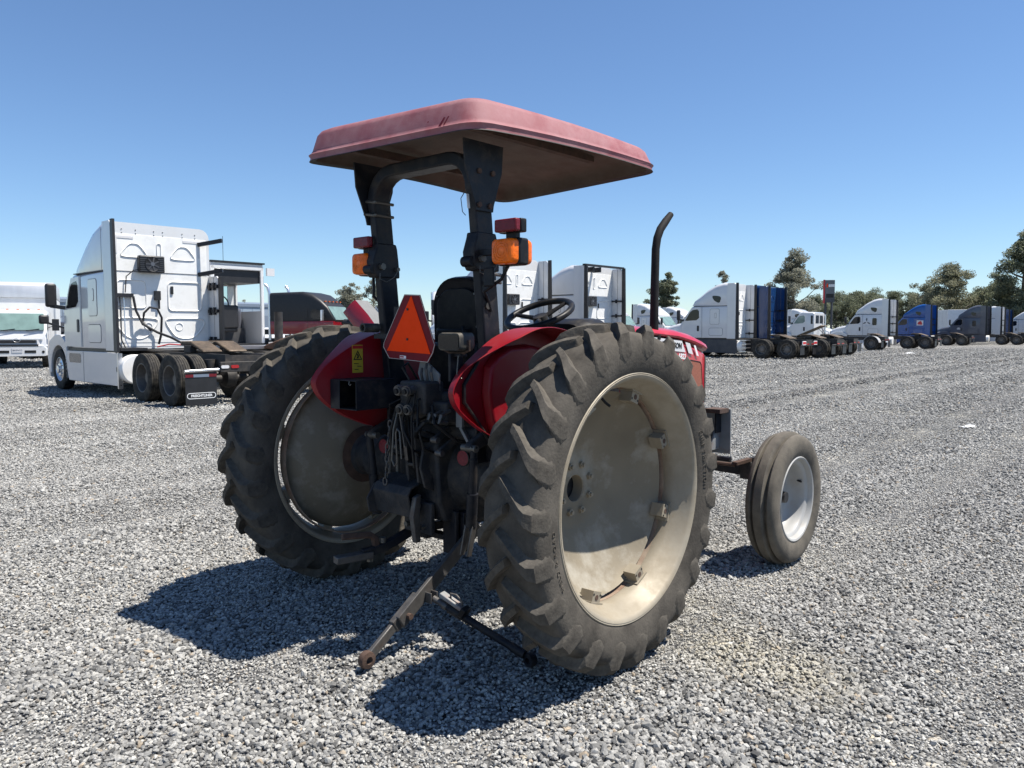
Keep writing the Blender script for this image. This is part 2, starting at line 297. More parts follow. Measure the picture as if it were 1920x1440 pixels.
def gravel_sheet_mat():
    m = bpy.data.materials.new('gravel_sheet'); m.use_nodes = True; N = m.node_tree.nodes; L = m.node_tree.links; b = N['Principled BSDF']
    b.inputs['Roughness'].default_value = 0.9; b.inputs['Specular IOR Level'].default_value = 0.25
    tc = N.new('ShaderNodeTexCoord')
    def ramp(src, pts):
        r_ = N.new('ShaderNodeValToRGB'); r_.color_ramp.interpolation = 'LINEAR'
        while len(r_.color_ramp.elements) < len(pts): r_.color_ramp.elements.new(0.5)
        for e, (p, c) in zip(r_.color_ramp.elements, pts): e.position = p; e.color = (*c, 1)
        L.new(src, r_.inputs[0]); return r_.outputs[0]
    v = N.new('ShaderNodeTexVoronoi'); v.inputs['Scale'].default_value = 40.0; v.inputs['Randomness'].default_value = 1.0
    L.new(tc.outputs['Object'], v.inputs['Vector'])
    sep = N.new('ShaderNodeSeparateColor'); L.new(v.outputs['Color'], sep.inputs[0])
    stone = ramp(sep.outputs[0], [(0.0, (0.07, 0.07, 0.071)), (0.3, (0.165, 0.165, 0.16)), (0.62, (0.27, 0.266, 0.254)), (0.9, (0.40, 0.393, 0.37)), (1.0, (0.37, 0.33, 0.265))])
    gap = ramp(v.outputs['Distance'], [(0.0, (1, 1, 1)), (0.5, (0.92, 0.92, 0.92)), (0.8, (0.30, 0.30, 0.31)), (1.0, (0.2, 0.2, 0.2))])
    mg = N.new('ShaderNodeMix'); mg.data_type = 'RGBA'; mg.blend_type = 'MULTIPLY'; mg.inputs[0].default_value = 1; L.new(stone, mg.inputs[6]); L.new(gap, mg.inputs[7])
    # coarser clumps that stay visible further off
    v2 = N.new('ShaderNodeTexVoronoi'); v2.inputs['Scale'].default_value = 11.0; L.new(tc.outputs['Object'], v2.inputs['Vector'])
    s2 = N.new('ShaderNodeSeparateColor'); L.new(v2.outputs['Color'], s2.inputs[0])
    c2 = ramp(s2.outputs[1], [(0.0, (0.50, 0.50, 0.52)), (0.45, (0.95, 0.95, 0.95)), (1.0, (1.38, 1.38, 1.36))])
    m2 = N.new('ShaderNodeMix'); m2.data_type = 'RGBA'; m2.blend_type = 'MULTIPLY'; m2.inputs[0].default_value = 0.75; L.new(mg.outputs[2], m2.inputs[6]); L.new(c2, m2.inputs[7])
    v3 = N.new('ShaderNodeTexVoronoi'); v3.inputs['Scale'].default_value = 4.2; L.new(tc.outputs['Object'], v3.inputs['Vector'])
    s3 = N.new('ShaderNodeSeparateColor'); L.new(v3.outputs['Color'], s3.inputs[0])
    c3 = ramp(s3.outputs[1], [(0.0, (0.72, 0.72, 0.73)), (0.5, (1, 1, 1)), (1.0, (1.22, 1.22, 1.2))])
    m3 = N.new('ShaderNodeMix'); m3.data_type = 'RGBA'; m3.blend_type = 'MULTIPLY'; m3.inputs[0].default_value = 0.8; L.new(m2.outputs[2], m3.inputs[6]); L.new(c3, m3.inputs[7])
    n = N.new('ShaderNodeTexNoise'); n.inputs['Scale'].default_value = 0.22; n.inputs['Detail'].default_value = 6; L.new(tc.outputs['Object'], n.inputs['Vector'])
    c4 = ramp(n.outputs['Fac'], [(0.32, (0.84, 0.84, 0.86)), (0.5, (1, 1, 1)), (0.68, (1.14, 1.13, 1.08))])
    m4 = N.new('ShaderNodeMix'); m4.data_type = 'RGBA'; m4.blend_type = 'MULTIPLY'; m4.inputs[0].default_value = 1; L.new(m3.outputs[2], m4.inputs[6]); L.new(c4, m4.inputs[7])
    mp = N.new('ShaderNodeMapping'); mp.inputs['Rotation'].default_value = (0, 0, R(-48.6)); mp.inputs['Scale'].default_value = (0.035, 0.55, 1); L.new(tc.outputs['Object'], mp.inputs['Vector'])
    n5 = N.new('ShaderNodeTexNoise'); n5.inputs['Scale'].default_value = 1.0; n5.inputs['Detail'].default_value = 5; L.new(mp.outputs[0], n5.inputs['Vector'])
    c5 = ramp(n5.outputs['Fac'], [(0.36, (0.76, 0.76, 0.77)), (0.5, (1, 1, 1)), (0.62, (1.25, 1.24, 1.21))])
    m5 = N.new('ShaderNodeMix'); m5.data_type = 'RGBA'; m5.blend_type = 'MULTIPLY'; m5.inputs[0].default_value = 1; L.new(m4.outputs[2], m5.inputs[6]); L.new(c5, m5.inputs[7])
    L.new(m5.outputs[2], b.inputs['Base Color'])
    bp = N.new('ShaderNodeBump'); bp.invert = True; bp.inputs['Strength'].default_value = 0.9; bp.inputs['Distance'].default_value = 0.016
    L.new(v.outputs['Distance'], bp.inputs['Height'])
    bp2 = N.new('ShaderNodeBump'); bp2.invert = True; bp2.inputs['Strength'].default_value = 0.7; bp2.inputs['Distance'].default_value = 0.04
    L.new(v2.outputs['Distance'], bp2.inputs['Height']); L.new(bp.outputs[0], bp2.inputs['Normal']); L.new(bp2.outputs[0], b.inputs['Normal'])
    return m
gme.materials.append(gravel_sheet_mat())
ground = bpy.data.objects.new('gravel_ground', gme); COL.objects.link(ground); ground['kind'] = 'structure'

# loose crushed stones that can be told apart, near the camera
def stone_points():
    P = []
    for y0, y1, den, sz in ((1.5, 5.5, 6300, 1.0), (5.5, 9.0, 4000, 1.08), (9.0, 14.0, 1900, 1.25), (14.0, 21.0, 600, 1.75), (21.0, 32.0, 220, 2.3), (32.0, 55.0, 60, 3.4)):
        ym = y1; hw = 0.70*ym+1.6; n = int(2*hw*(y1-y0)*den)
        x = rng.uniform(-hw, hw, n); y = rng.uniform(y0, y1, n) if y0 < 32 else y0+(y1-y0)*1.35*rng.random(n)**1.6; k = np.abs(x) < 0.70*y+1.6
        P.append(np.stack([x[k], y[k], np.full(k.sum(), sz)], -1))
    return np.concatenate(P)
SP = stone_points(); n_st = len(SP)
def lown(x, y, a): return 0.5+0.25*np.sin(1.1*x*a+2.1*np.sin(0.7*y*a))+0.25*np.sin(1.7*y*a+1.3*np.sin(0.9*x*a+1))
patch = np.clip(0.55*lown(SP[:, 0], SP[:, 1], 1.6)+0.45*lown(SP[:, 0]+3.0, SP[:, 1]-1.0, 4.3)+rng.normal(0, 0.08, n_st), 0, 1)
# pale fine material spilled beside the rear wheel
dust = np.exp(-(((SP[:, 0]-0.95)/0.22)**2+((SP[:, 1]-3.55)/0.3)**2))+0.9*np.exp(-(((SP[:, 0]-1.22)/0.2)**2+((SP[:, 1]-3.25)/0.3)**2))+0.7*np.exp(-(((SP[:, 0]-0.95)/0.2)**2+((SP[:, 1]-4.1)/0.2)**2))
dust = np.clip(0.55*dust*rng.uniform(0.4, 1.3, n_st), 0, 1); RU = rut(SP[:, 0], SP[:, 1]); RI = ridge(SP[:, 0], SP[:, 1])
QL = rut_line(SP[:, 0], SP[:, 1]); STK = np.clip((SP[:, 1]-5)/8, 0, 1)*(0.07*np.sin(1.55*QL+0.6*np.sin(0.4*SP[:, 1]))+0.05*np.sin(3.7*QL+1.0))
size = SP[:, 2]*np.exp(rng.normal(0, 0.24, n_st))*(0.0066+0.0038*patch**2)*(1-0.45*dust)*(1-0.36*RU+0.20*RI)
sh = np.clip(rng.beta(1.9, 1.5, n_st)+0.12*(0.5-patch)+0.12*RU-0.12*RI+STK, 0, 1)
zz = hgt(SP[:, 0], SP[:, 1])+size*0.25+rng.uniform(-0.004, 0.010, n_st)*SP[:, 2]
sme = bpy.data.meshes.new('loose_gravel'); sme.from_pydata(np.stack([SP[:, 0], SP[:, 1], zz], -1).tolist(), [], [])
def fattr(me, nm, typ, data):
    a = me.attributes.new(nm, typ, 'POINT'); a.data.foreach_set('value' if typ == 'FLOAT' else 'vector', np.asarray(data, np.float32).ravel())
fattr(sme, 'rot', 'FLOAT_VECTOR', np.stack([rng.normal(0, 0.35, n_st), rng.normal(0, 0.35, n_st), rng.uniform(0, 6.28, n_st)], -1))
fattr(sme, 'scl', 'FLOAT_VECTOR', np.stack([size*rng.uniform(1.0, 1.55, n_st), size*rng.uniform(0.75, 1.1, n_st), size*rng.uniform(0.55, 0.95, n_st)], -1))
fattr(sme, 'shade', 'FLOAT', sh); fattr(sme, 'dusty', 'FLOAT', dust); fattr(sme, 'warm', 'FLOAT', (rng.random(n_st) > 0.965)*rng.uniform(0.2, 0.8, n_st))
def stone_mat():
    m = bpy.data.materials.new('crushed_stone'); m.use_nodes = True; N = m.node_tree.nodes; L = m.node_tree.links; b = N['Principled BSDF']
    b.inputs['Roughness'].default_value = 0.85; b.inputs['Specular IOR Level'].default_value = 0.25
    def att(nm):
        a = N.new('ShaderNodeAttribute'); a.attribute_type = 'INSTANCER'; a.attribute_name = nm; return a.outputs['Fac']
    r_ = N.new('ShaderNodeValToRGB'); E_ = r_.color_ramp.elements
    pts = [(0, (0.065, 0.065, 0.065)), (0.25, (0.165, 0.164, 0.158)), (0.55, (0.28, 0.276, 0.262)), (0.85, (0.385, 0.378, 0.356)), (1, (0.47, 0.46, 0.425))]
    while len(E_) < 5: E_.new(0.5)
    for e, (p, c) in zip(E_, pts): e.position = p; e.color = (*c, 1)
    L.new(att('shade'), r_.inputs[0])
    w = N.new('ShaderNodeMix'); w.data_type = 'RGBA'; w.inputs[7].default_value = (0.33, 0.26, 0.18, 1); L.new(att('warm'), w.inputs[0]); L.new(r_.outputs[0], w.inputs[6])
    d = N.new('ShaderNodeMix'); d.data_type = 'RGBA'; d.inputs[7].default_value = (0.44, 0.40, 0.30, 1); L.new(att('dusty'), d.inputs[0]); L.new(w.outputs[2], d.inputs[6])
    tc = N.new('ShaderNodeTexCoord'); n = N.new('ShaderNodeTexNoise'); n.inputs['Scale'].default_value = 2.2; n.inputs['Detail'].default_value = 4; L.new(tc.outputs['Object'], n.inputs['Vector'])
    mr = N.new('ShaderNodeMapRange'); mr.inputs[1].default_value = 0.3; mr.inputs[2].default_value = 0.7; mr.inputs[3].default_value = 0.72; mr.inputs[4].default_value = 1.28; L.new(n.outputs['Fac'], mr.inputs[0])
    mu = N.new('ShaderNodeMix'); mu.data_type = 'RGBA'; mu.blend_type = 'MULTIPLY'; mu.inputs[0].default_value = 1; L.new(d.outputs[2], mu.inputs[6]); L.new(mr.outputs[0], mu.inputs[7])
    L.new(mu.outputs[2], b.inputs['Base Color']); return m
sme.materials.append(stone_mat())
gravel = bpy.data.objects.new('loose_gravel', sme); COL.objects.link(gravel); gravel['kind'] = 'stuff'
gravel['label'] = 'loose grey crushed stone spread over the lot'
def gravel_nodes(stone_m):
    ng = bpy.data.node_groups.new('scatter_stones', 'GeometryNodeTree')
    ng.interface.new_socket('Geometry', in_out='INPUT', socket_type='NodeSocketGeometry')
    ng.interface.new_socket('Geometry', in_out='OUTPUT', socket_type='NodeSocketGeometry')
    N = ng.nodes; L = ng.links; gi = N.new('NodeGroupInput'); go = N.new('NodeGroupOutput')
    jn = N.new('GeometryNodeJoinGeometry')
    for k in range(5):
        ic = N.new('GeometryNodeMeshIcoSphere'); ic.inputs['Radius'].default_value = 1.0; ic.inputs['Subdivisions'].default_value = 1
        nz = N.new('ShaderNodeTexNoise'); nz.noise_dimensions = '4D'; nz.inputs['W'].default_value = 3.7*k+1; nz.inputs['Scale'].default_value = 1.1; nz.inputs['Detail'].default_value = 2
        sb = N.new('ShaderNodeVectorMath'); sb.operation = 'SUBTRACT'; sb.inputs[1].default_value = (0.5, 0.5, 0.5); L.new(nz.outputs['Color'], sb.inputs[0])
        sc = N.new('ShaderNodeVectorMath'); sc.operation = 'SCALE'; sc.inputs['Scale'].default_value = 1.9; L.new(sb.outputs[0], sc.inputs[0])
        sp = N.new('GeometryNodeSetPosition'); L.new(ic.outputs[0], sp.inputs['Geometry']); L.new(sc.outputs[0], sp.inputs['Offset'])
        ss = N.new('GeometryNodeSetShadeSmooth'); ss.inputs['Shade Smooth'].default_value = False; L.new(sp.outputs[0], ss.inputs[0])
        sm = N.new('GeometryNodeSetMaterial'); sm.inputs['Material'].default_value = stone_m; L.new(ss.outputs[0], sm.inputs[0])
        g2 = N.new('GeometryNodeGeometryToInstance'); L.new(sm.outputs[0], g2.inputs[0]); L.new(g2.outputs[0], jn.inputs[0])
    ip = N.new('GeometryNodeInstanceOnPoints'); ip.inputs['Pick Instance'].default_value = True
    L.new(gi.outputs[0], ip.inputs['Points']); L.new(jn.outputs[0], ip.inputs['Instance'])
    ra = N.new('GeometryNodeInputNamedAttribute'); ra.data_type = 'FLOAT_VECTOR'; ra.inputs['Name'].default_value = 'rot'
    sa = N.new('GeometryNodeInputNamedAttribute'); sa.data_type = 'FLOAT_VECTOR'; sa.inputs['Name'].default_value = 'scl'
    ii = N.new('GeometryNodeInputIndex'); L.new(ii.outputs[0], ip.inputs['Instance Index'])
    L.new(ra.outputs[0], ip.inputs['Rotation']); L.new(sa.outputs[0], ip.inputs['Scale'])
    L.new(ip.outputs[0], go.inputs[0]); return ng
gm = gravel.modifiers.new('scatter', 'NODES'); gm.node_group = gravel_nodes(sme.materials[0])
def outline(poly, w, closed=True):   # flat ring along a polygon, returns two loops
    n = len(poly); out = []
    for i in range(n):
        a = Vector(poly[i-1]); b = Vector(poly[i]); c = Vector(poly[(i+1) % n])
        t = ((b-a).normalized()+(c-b).normalized()); t = t.normalized() if t.length > 1e-6 else (c-b).normalized()
        out.append((b.x-t.y*w, b.y+t.x*w))
    return out
def bead(parent, nm, poly, xp, m, w=0.02, h=0.014, plane='yz', sgn=-1):
    inner = outline(poly, w); mid = outline(poly, w/2); n = len(poly)
    V_ = []
    for L_, d in ((poly, 0), (mid, h), (inner, 0)):
        V_ += [((xp+sgn*d, u, v) if plane == 'yz' else (u, xp+sgn*d, v)) for u, v in L_]
    F = [(r_*n+k, r_*n+(k+1) % n, (r_+1)*n+(k+1) % n, (r_+1)*n+k) for r_ in (0, 1) for k in range(n)]
    return MB().add(V_, F).obj(nm, m, parent, ang=80)

# ------------------------------------------------------------------ tractor
TR = thing('tractor', 'red farm tractor with faded canopy, muddy rear tyres and orange triangle sign', 'tractor', (-0.2878, 4.0253, 0.0), R(48.67))
AX = 0.745     # rear axle height
# --- rear tyres and rims
def rear_tyre_mesh():
    mb = MB(); half = [(0.520, 0.108), (0.532, 0.122), (0.556, 0.134), (0.60, 0.145), (0.64, 0.148), (0.670, 0.144), (0.692, 0.132), (0.705, 0.108), (0.713, 0.06), (0.716, 0.0)]
    prof = half+[(r_, -w) for r_, w in half[::-1][1:]]
    mb.lathe(prof, 96)
    return mb.mesh('rear_tyre', M_tyre, 60)
def lug_mesh(sgn):
    # one moulded bar: from past the centre line out over the shoulder and down the sidewall
    st = [(-0.026, -0.008, 0.708, 0.003, 0.016, (0.0, 1.0)), (-0.017, 0.000, 0.711, 0.036, 0.016, (0.0, 1.0)), (0.03, 0.047, 0.712, 0.040, 0.017, (0.0, 1.0)), (0.072, 0.10, 0.710, 0.042, 0.019, (0.0, 1.0)),
          (0.103, 0.146, 0.704, 0.044, 0.022, (0.0, 1.0)), (0.121, 0.172, 0.696, 0.045, 0.026, (0.02, 1.0)), (0.135, 0.189, 0.680, 0.038, 0.031, (0.22, 0.97)), (0.1455, 0.201, 0.650, 0.0065, 0.035, (1.0, 0.10)), (0.1470, 0.207, 0.624, 0.004, 0.028, (1.0, 0.0)), (0.1450, 0.211, 0.602, 0.0022, 0.005, (1.0, 0.0))]
    mb = MB(); rings = []
    for w, th, br, h, hw, (nw, nr) in st:
        ring = []
        for q, hh in ((-1.9, -0.010), (-1.45, 0.06), (-1.08, 0.5), (-0.88, 0.93), (-0.78, 1.0), (0.78, 1.0), (0.88, 0.93), (1.08, 0.5), (1.45, 0.06), (1.9, -0.010)):
            hgt_ = hh*h if hh > 0 else hh
            rr_ = br+nr*hgt_; ww = w+nw*hgt_; a = th+q*hw*1.15/br
            ring.append((rr_*math.cos(a), sgn*ww, rr_*math.sin(a)))
        rings.append(ring)
    mb.loft(rings, True); return mb.mesh('tread_lug', M_lug, 28)
TYRE = rear_tyre_mesh(); LUG = {1: lug_mesh(1), -1: lug_mesh(-1)}
def rim_profile(): # outer lip .. barrel .. inner lip, closed ring section
    o = [(0.540, 0.117), (0.536, 0.121), (0.526, 0.118), (0.516, 0.106), (0.512, 0.09), (0.503, 0.078), (0.498, 0.055), (0.480, 0.035), (0.478, 0.0)]
    top = o+[(r_, -w) for r_, w in o[::-1][1:]]
    i = [(r_-0.007 if k > 1 else r_-0.006, w) for k, (r_, w) in enumerate(top)]
    return top+i[::-1]
RIM = MB().lathe(rim_profile(), 96, closed=True).mesh('rear_rim', M_rim, 50)
def disc_mesh(s):   # s=+1: centre dished towards +y (tractor side for the right wheel)
    pr = [(0.062, 0.215), (0.165, 0.215), (0.19, 0.208), (0.30, 0.165), (0.40, 0.100), (0.437, 0.066), (0.452, 0.045)]
    pr = [(r_, s*w) for r_, w in pr]
    back = [(r_, w-s*0.009) for r_, w in pr]
    return MB().lathe(pr+back[::-1], 80, closed=True).mesh('wheel_disc', M_rimdark, 40)
def bracket_mesh(s):
    mb = MB()
    prof = [(0.448, 0.0), (0.500, 0.0)]
    mb.b2((0.418, -0.030, -s*0.018), (0.474, 0.030, s*0.046)); mb.b2((0.464, -0.044, -s*0.026), (0.480, 0.044, s*0.052))
    mb.cyl((0.444, 0, -s*0.016), (0.444, 0, -s*0.0185), 0.014, n=12)
    
    # built radial=x, tangential=y, axial=z -> turned so that axial is y
    mb.v = [(x, z, y) for x, y, z in mb.v]
    return mb.mesh('rim_bracket', M_rim, 30)
BOLT = MB().cyl((0, 0, 0), (0, -0.022, 0), 0.017, n=6).cyl((0, -0.02, 0), (0, -0.032, 0), 0.009, n=8).cyl((0, 0.002, 0), (0, -0.004, 0), 0.026, n=14).mesh('wheel_bolt', M_rim, 30)
def ring_text(me, r0, sgn, y, phase, flip):
    # bends a flat text mesh round the wheel: x -> angle, y -> radius, z -> outwards
    for v in me.vertices:
        x, yy, z = v.co; a = phase+(-x if flip else x)/r0; rr_ = r0+yy
        v.co = (rr_*math.cos(a), sgn*(float(np.interp(rr_, [0.520, 0.532, 0.556, 0.60, 0.645], [0.108, 0.122, 0.134, 0.145, 0.149]))+0.0012+z), rr_*math.sin(a))
    return me
for s, ph in ((-1, 0.05), (1, 0.12)):          # right wheel, left wheel
    cy = s*0.972
    ty = link('rear_tyre', TYRE, TR, loc=(0, cy, AX),  label='mud-caked %s rear tyre with chevron lugs' % ('right' if s < 0 else 'left'))
    ty.scale = (1.0, 0.93, 1.0)
    for k in range(23):
        for sg in (1, -1):
            link('tread_lug', LUG[sg], ty, rot=(0, -(2*math.pi*(k+(0.5 if sg*s > 0 else 0))/23+ph), 0))
    rm = link('rear_rim', RIM, TR, loc=(0, cy, AX))
    d = link('wheel_disc', disc_mesh(-s), rm)
    MB().lathe([(0.4775, -0.05), (0.4705, -0.05), (0.4705, -0.015), (0.4775, -0.015)], 80, closed=True).obj('rust_band', M_rimrust, rm, loc=(0, -s*0.075, 0))
    MB().lathe([(0.296, -s*0.163), (0.300, -s*0.1625), (0.304, -s*0.157)], 64, (0, s*0.0035, 0)).obj('weld_bead', M_rim, rm)
    MB().tube([(0.466*math.cos(1.9), s*0.035, 0.466*math.sin(1.9)), (0.44*math.cos(1.9), s*0.055, 0.44*math.sin(1.9)), (0.425*math.cos(1.9), s*0.075, 0.425*math.sin(1.9))], 0.006, 8).obj('valve_stem', M_ink, rm)
    bm_ = bracket_mesh(-s)
    for k in range(8):
        br_ = link('rim_bracket', bm_, rm, rot=(0, 2*math.pi*(k+0.42)/8, 0))
        MB().cyl((0.444, s*0.0187, 0), (0.444, s*0.0197, 0), 0.012, n=14).obj('bracket_hole', M_rust, br_)
        for q in (-0.024, 0.024): MB().cyl((0.428+abs(q)*0.2, s*0.0182, q), (0.428+abs(q)*0.2, s*0.0192, q), 0.005, n=8).obj('bracket_screw', M_ink, br_)
    for k in range(8):
        a = 2*math.pi*(k+0.5)/8
        link('wheel_bolt', BOLT, rm, loc=(0.112*math.cos(a), -s*0.215, 0.112*math.sin(a)), rot=None if s < 0 else (math.pi, 0, 0))
    MB().lathe([(0.063, -s*0.206), (0.0605, -s*0.209), (0.0605, -s*0.262)], 32).obj('hub_recess', M_rim, rm)
    if s < 0:
        for body, ph_, fl in (('FIELD & ROAD', R(195), True), ('SURE TRACTION', R(10), True)):
            me = ring_text(text_mesh(body, 0.030, M_tyre, 0.0022, 0.0, 1.35), 0.588, -1, -0.1415, ph_, fl)
            o = link('raised_lettering', me, ty); o['kind'] = 'stuff'
# --- rear axle and drive housing
ax = MB()
for s in (-1, 1):
    ax.lathe([(0.0, s*0.10), (0.185, s*0.10), (0.188, s*0.125), (0.176, s*0.14), (0.168, s*0.21), (0.135, s*0.27), (0.105, s*0.33), (0.098, s*0.50), (0.132, s*0.53), (0.134, s*0.61), (0.115, s*0.62), (0.105, s*0.72), (0.12, s*0.735), (0.12, s*0.752), (0.066, s*0.752), (0.0635, s*0.70), (0.0, s*0.70)], 40, (0, 0, AX))
ax.obj('rear_axle', M_cast, TR)
for s in (-1, 1):
    for k in range(12):
        a = 2*math.pi*k/12
        MB().cyl((0, 0, 0), (0, s*0.022, 0), 0.012, n=6).obj('flange_bolt', M_bolt, TR, loc=(0.155*math.cos(a), s*0.135, AX+0.155*math.sin(a)))
    MB().lathe([(0.115, s*0.735), (0.165, s*0.750), (0.165, s*0.753), (0.11, s*0.753)], 32, (0, 0, AX)).obj('rusty_hub_ring', M_rust, TR)
MB().prism([(-0.24, 0.62), (-0.20, 0.52), (0.1, 0.47), (1.05, 0.50), (1.05, 0.98), (0.1, 1.02), (-0.20, 1.0), (-0.26, 0.90)], 'xz', -0.125, 0.125).obj('transmission_housing', M_cast, TR, bevel=0.015)
MB().prism([(1.05, 0.55), (2.15, 0.56), (2.2, 0.62), (2.2, 0.93), (1.05, 1.0)], 'xz', -0.19, 0.19).obj('engine_block', M_cast, TR, bevel=0.01)
MB().b2((0.25, -0.42, 0.79), (1.1, 0.42, 0.815)).obj('platform_floor', M_black, TR, bevel=0.005)
for s in (-1, 1):
    MB().b2((0.45, s*0.25, 0.42), (0.72, s*0.44, 0.78)).obj('step_box', M_black, TR, bevel=0.01)
MB().b2((-0.16, -0.27, 0.985), (0.12, 0.27, 1.10)).b2((-0.2, -0.2, 1.0), (0.1, 0.2, 1.16)).obj('hydraulic_lift_cover', M_cast, TR, bevel=0.02)
# rocker shaft and lift arms
MB().cyl((-0.14, -0.36, 0.965), (-0.14, 0.36, 0.965), 0.036, n=18).obj('rocker_shaft', M_cast, TR)
for s in (-1, 1):
    MB().prism([(-0.11, 0.935), (-0.27, 0.895), (-0.285, 0.925), (-0.27, 0.945), (-0.12, 1.01)], 'xz', s*0.335, s*0.375).obj('lift_arm', M_cast, TR, bevel=0.008)
    MB().cyl((-0.265, s*0.31, 0.918), (-0.265, s*0.40, 0.918), 0.017, n=14).obj('lift_pin', M_bolt, TR)
# right lift rod (outer tube, inner rod, fork)
rod = MB().tube([(-0.265, -0.385, 0.93), (-0.26, -0.375, 0.86)], 0.017, 12).tube([(-0.262, -0.378, 0.87), (-0.255, -0.362, 0.70)], 0.020, 14).tube([(-0.255, -0.364, 0.705), (-0.248, -0.345, 0.545)], 0.027, 14).obj('lift_rod', M_black, TR)
fk = MB()
for dy in (-0.022, 0.022): fk.bar((-0.248, -0.343+dy, 0.55), (-0.265, -0.325+dy, 0.405), 0.010, 0.030, (1, 0, 0))
fk.obj('lift_rod_fork', M_steel, TR, bevel=0.003)
rod2 = MB().tube([(-0.265, 0.385, 0.93), (-0.255, 0.36, 0.70)], 0.019, 12).tube([(-0.255, 0.362, 0.705), (-0.248, 0.345, 0.50)], 0.026, 14).obj('lift_rod', M_black, TR)
# right lower link: flat bar, telescopic channel, ball end lying on the gravel
def lower_link(ys, drop):
    a0 = Vector((-0.05, ys*0.205, 0.49)); a1 = Vector((-0.545, ys*0.228, 0.178)) if drop else Vector((-0.50, ys*0.24, 0.33)); d_ = (a1-a0).normalized()
    MB().bar(a0, a1+d_*0.05, 0.020, 0.068).obj('lower_link_bar', M_steel, TR, bevel=0.004)
    e = a1+d_*(0.25 if drop else 0.14)
    off = Vector((0, -ys*0.0+0.018, 0.0))
    ch = MB().bar(a1-d_*0.10+off, a1+d_*0.08+off, 0.030, 0.062); ch.obj('telescopic_sleeve', M_steel, TR, bevel=0.004)
    MB().bar(a1+d_*0.05+off, e+off, 0.022, 0.045).obj('telescopic_end', M_steel, TR, bevel=0.005)
    MB().lathe([(0.017, -0.020), (0.036, -0.016), (0.040, 0.0), (0.036, 0.016), (0.017, 0.020)], 24, closed=True).obj('ball_end', M_rust, TR, loc=e+off+d_*0.015)
    MB().cyl(a1+Vector((0, -0.03, -0.005)), a1+Vector((0, 0.04, -0.005)), 0.014, n=10).obj('link_bolt', M_rust, TR)
    return a0, a1, d_
lower_link(-1, True)
# check chain turnbuckle: clevis on the link, black tube ending beside the tyre
c0 = Vector((-0.415, -0.215, 0.225))
MB().b2((-0.437, -0.272, 0.205), (-0.430, -0.210, 0.255)).b2((-0.400, -0.272, 0.205), (-0.393, -0.210, 0.255)).b2((-0.437, -0.222, 0.205), (-0.393, -0.214, 0.255)).obj('stabiliser_clevis', M_steel, TR, bevel=0.003)
c1 = Vector((-0.412, -0.262, 0.225)); c2 = Vector((-0.298, -0.74, 0.045)); dd = (c2-c1).normalized()
MB().tube([c1, c1+dd*0.05, c1+dd*0.06, c1+dd*0.075, c1+dd*0.085], [0.015, 0.015, 0.019, 0.019, 0.014], 12).obj('eye_bolt', M_steel, TR)
MB().tube([c1+dd*0.08, c1+dd*0.10, c1+dd*0.16, c1+dd*0.17, c2-dd*0.09, c2-dd*0.08, c2-dd*0.02], [0.016, 0.022, 0.022, 0.018, 0.018, 0.021, 0.021], 14).obj('stabiliser_tube', M_black, TR)
MB().lathe([(0.014, -0.018), (0.030, -0.016), (0.033, 0), (0.030, 0.016), (0.014, 0.018)], 20, closed=True).obj('stabiliser_eye', M_black, TR, loc=c2+dd*0.01+Vector((0, 0, -0.008)), rot=(0, 0, R(80)))
MB().bar(c1+dd*0.045+Vector((0, 0, 0.045)), c1+dd*0.17+Vector((0, 0, 0.035)), 0.040, 0.020).obj('locking_lever', M_grey, TR, bevel=0.004)
q0 = c1+dd*0.10+Vector((0, 0, 0.05)); q1 = c1+dd*0.165+Vector((0, 0, 0.045))
MB().tube([q0, q0+Vector((0, 0, 0.022)), (q0+q1)/2+Vector((0, 0, 0.034)), q1+Vector((0, 0, 0.022)), q1], 0.0045, 8).obj('lever_handle', M_steel, TR)
MB().bar(c1+dd*0.165+Vector((0, 0, -0.0)), c1+dd*0.19+Vector((0, 0, 0.05)), 0.055, 0.03).obj('locking_block', M_plastic, TR, bevel=0.006)
# drawbar with twin clevis end, and its hanger
MB().tube([(0.35, 0.02, 0.44), (-0.10, 0.10, 0.445), (-0.20, 0.125, 0.44), (-0.28, 0.145, 0.405), (-0.36, 0.165, 0.375), (-0.47, 0.19, 0.36)], 0.03, 4).obj('drawbar', M_black, TR, bevel=0.004)
MB().bar((-0.42, 0.178, 0.352), (-0.605, 0.225, 0.350), 0.055, 0.036).obj('drawbar_tongue', M_steel, TR, bevel=0.004)
MB().tube([(-0.395, 0.172, 0.385), (-0.405, 0.175, 0.43), (-0.43, 0.18, 0.450), (-0.57, 0.215, 0.460)], 0.021, 4).obj('drawbar_clevis', M_rust, TR, bevel=0.004)
MB().cyl((-0.36, 0.165, 0.40), (-0.36, 0.165, 0.425), 0.018, n=12).obj('drawbar_pin', M_bolt, TR)
MB().cyl((-0.43, 0.18, 0.33), (-0.43, 0.18, 0.315), 0.016, n=6).obj('drawbar_nut', M_bolt, TR)
MB().b2((-0.12, -0.16, 0.395), (-0.07, 0.16, 0.425)).b2((-0.12, -0.17, 0.36), (-0.07, -0.10, 0.56)).b2((-0.12, 0.10, 0.38), (-0.07, 0.17, 0.56)).obj('drawbar_hanger', M_black, TR, bevel=0.004)
MB().b2((-0.16, -0.155, 0.35), (-0.135, -0.06, 0.57)).obj('hitch_bracket', M_black, TR, bevel=0.006)
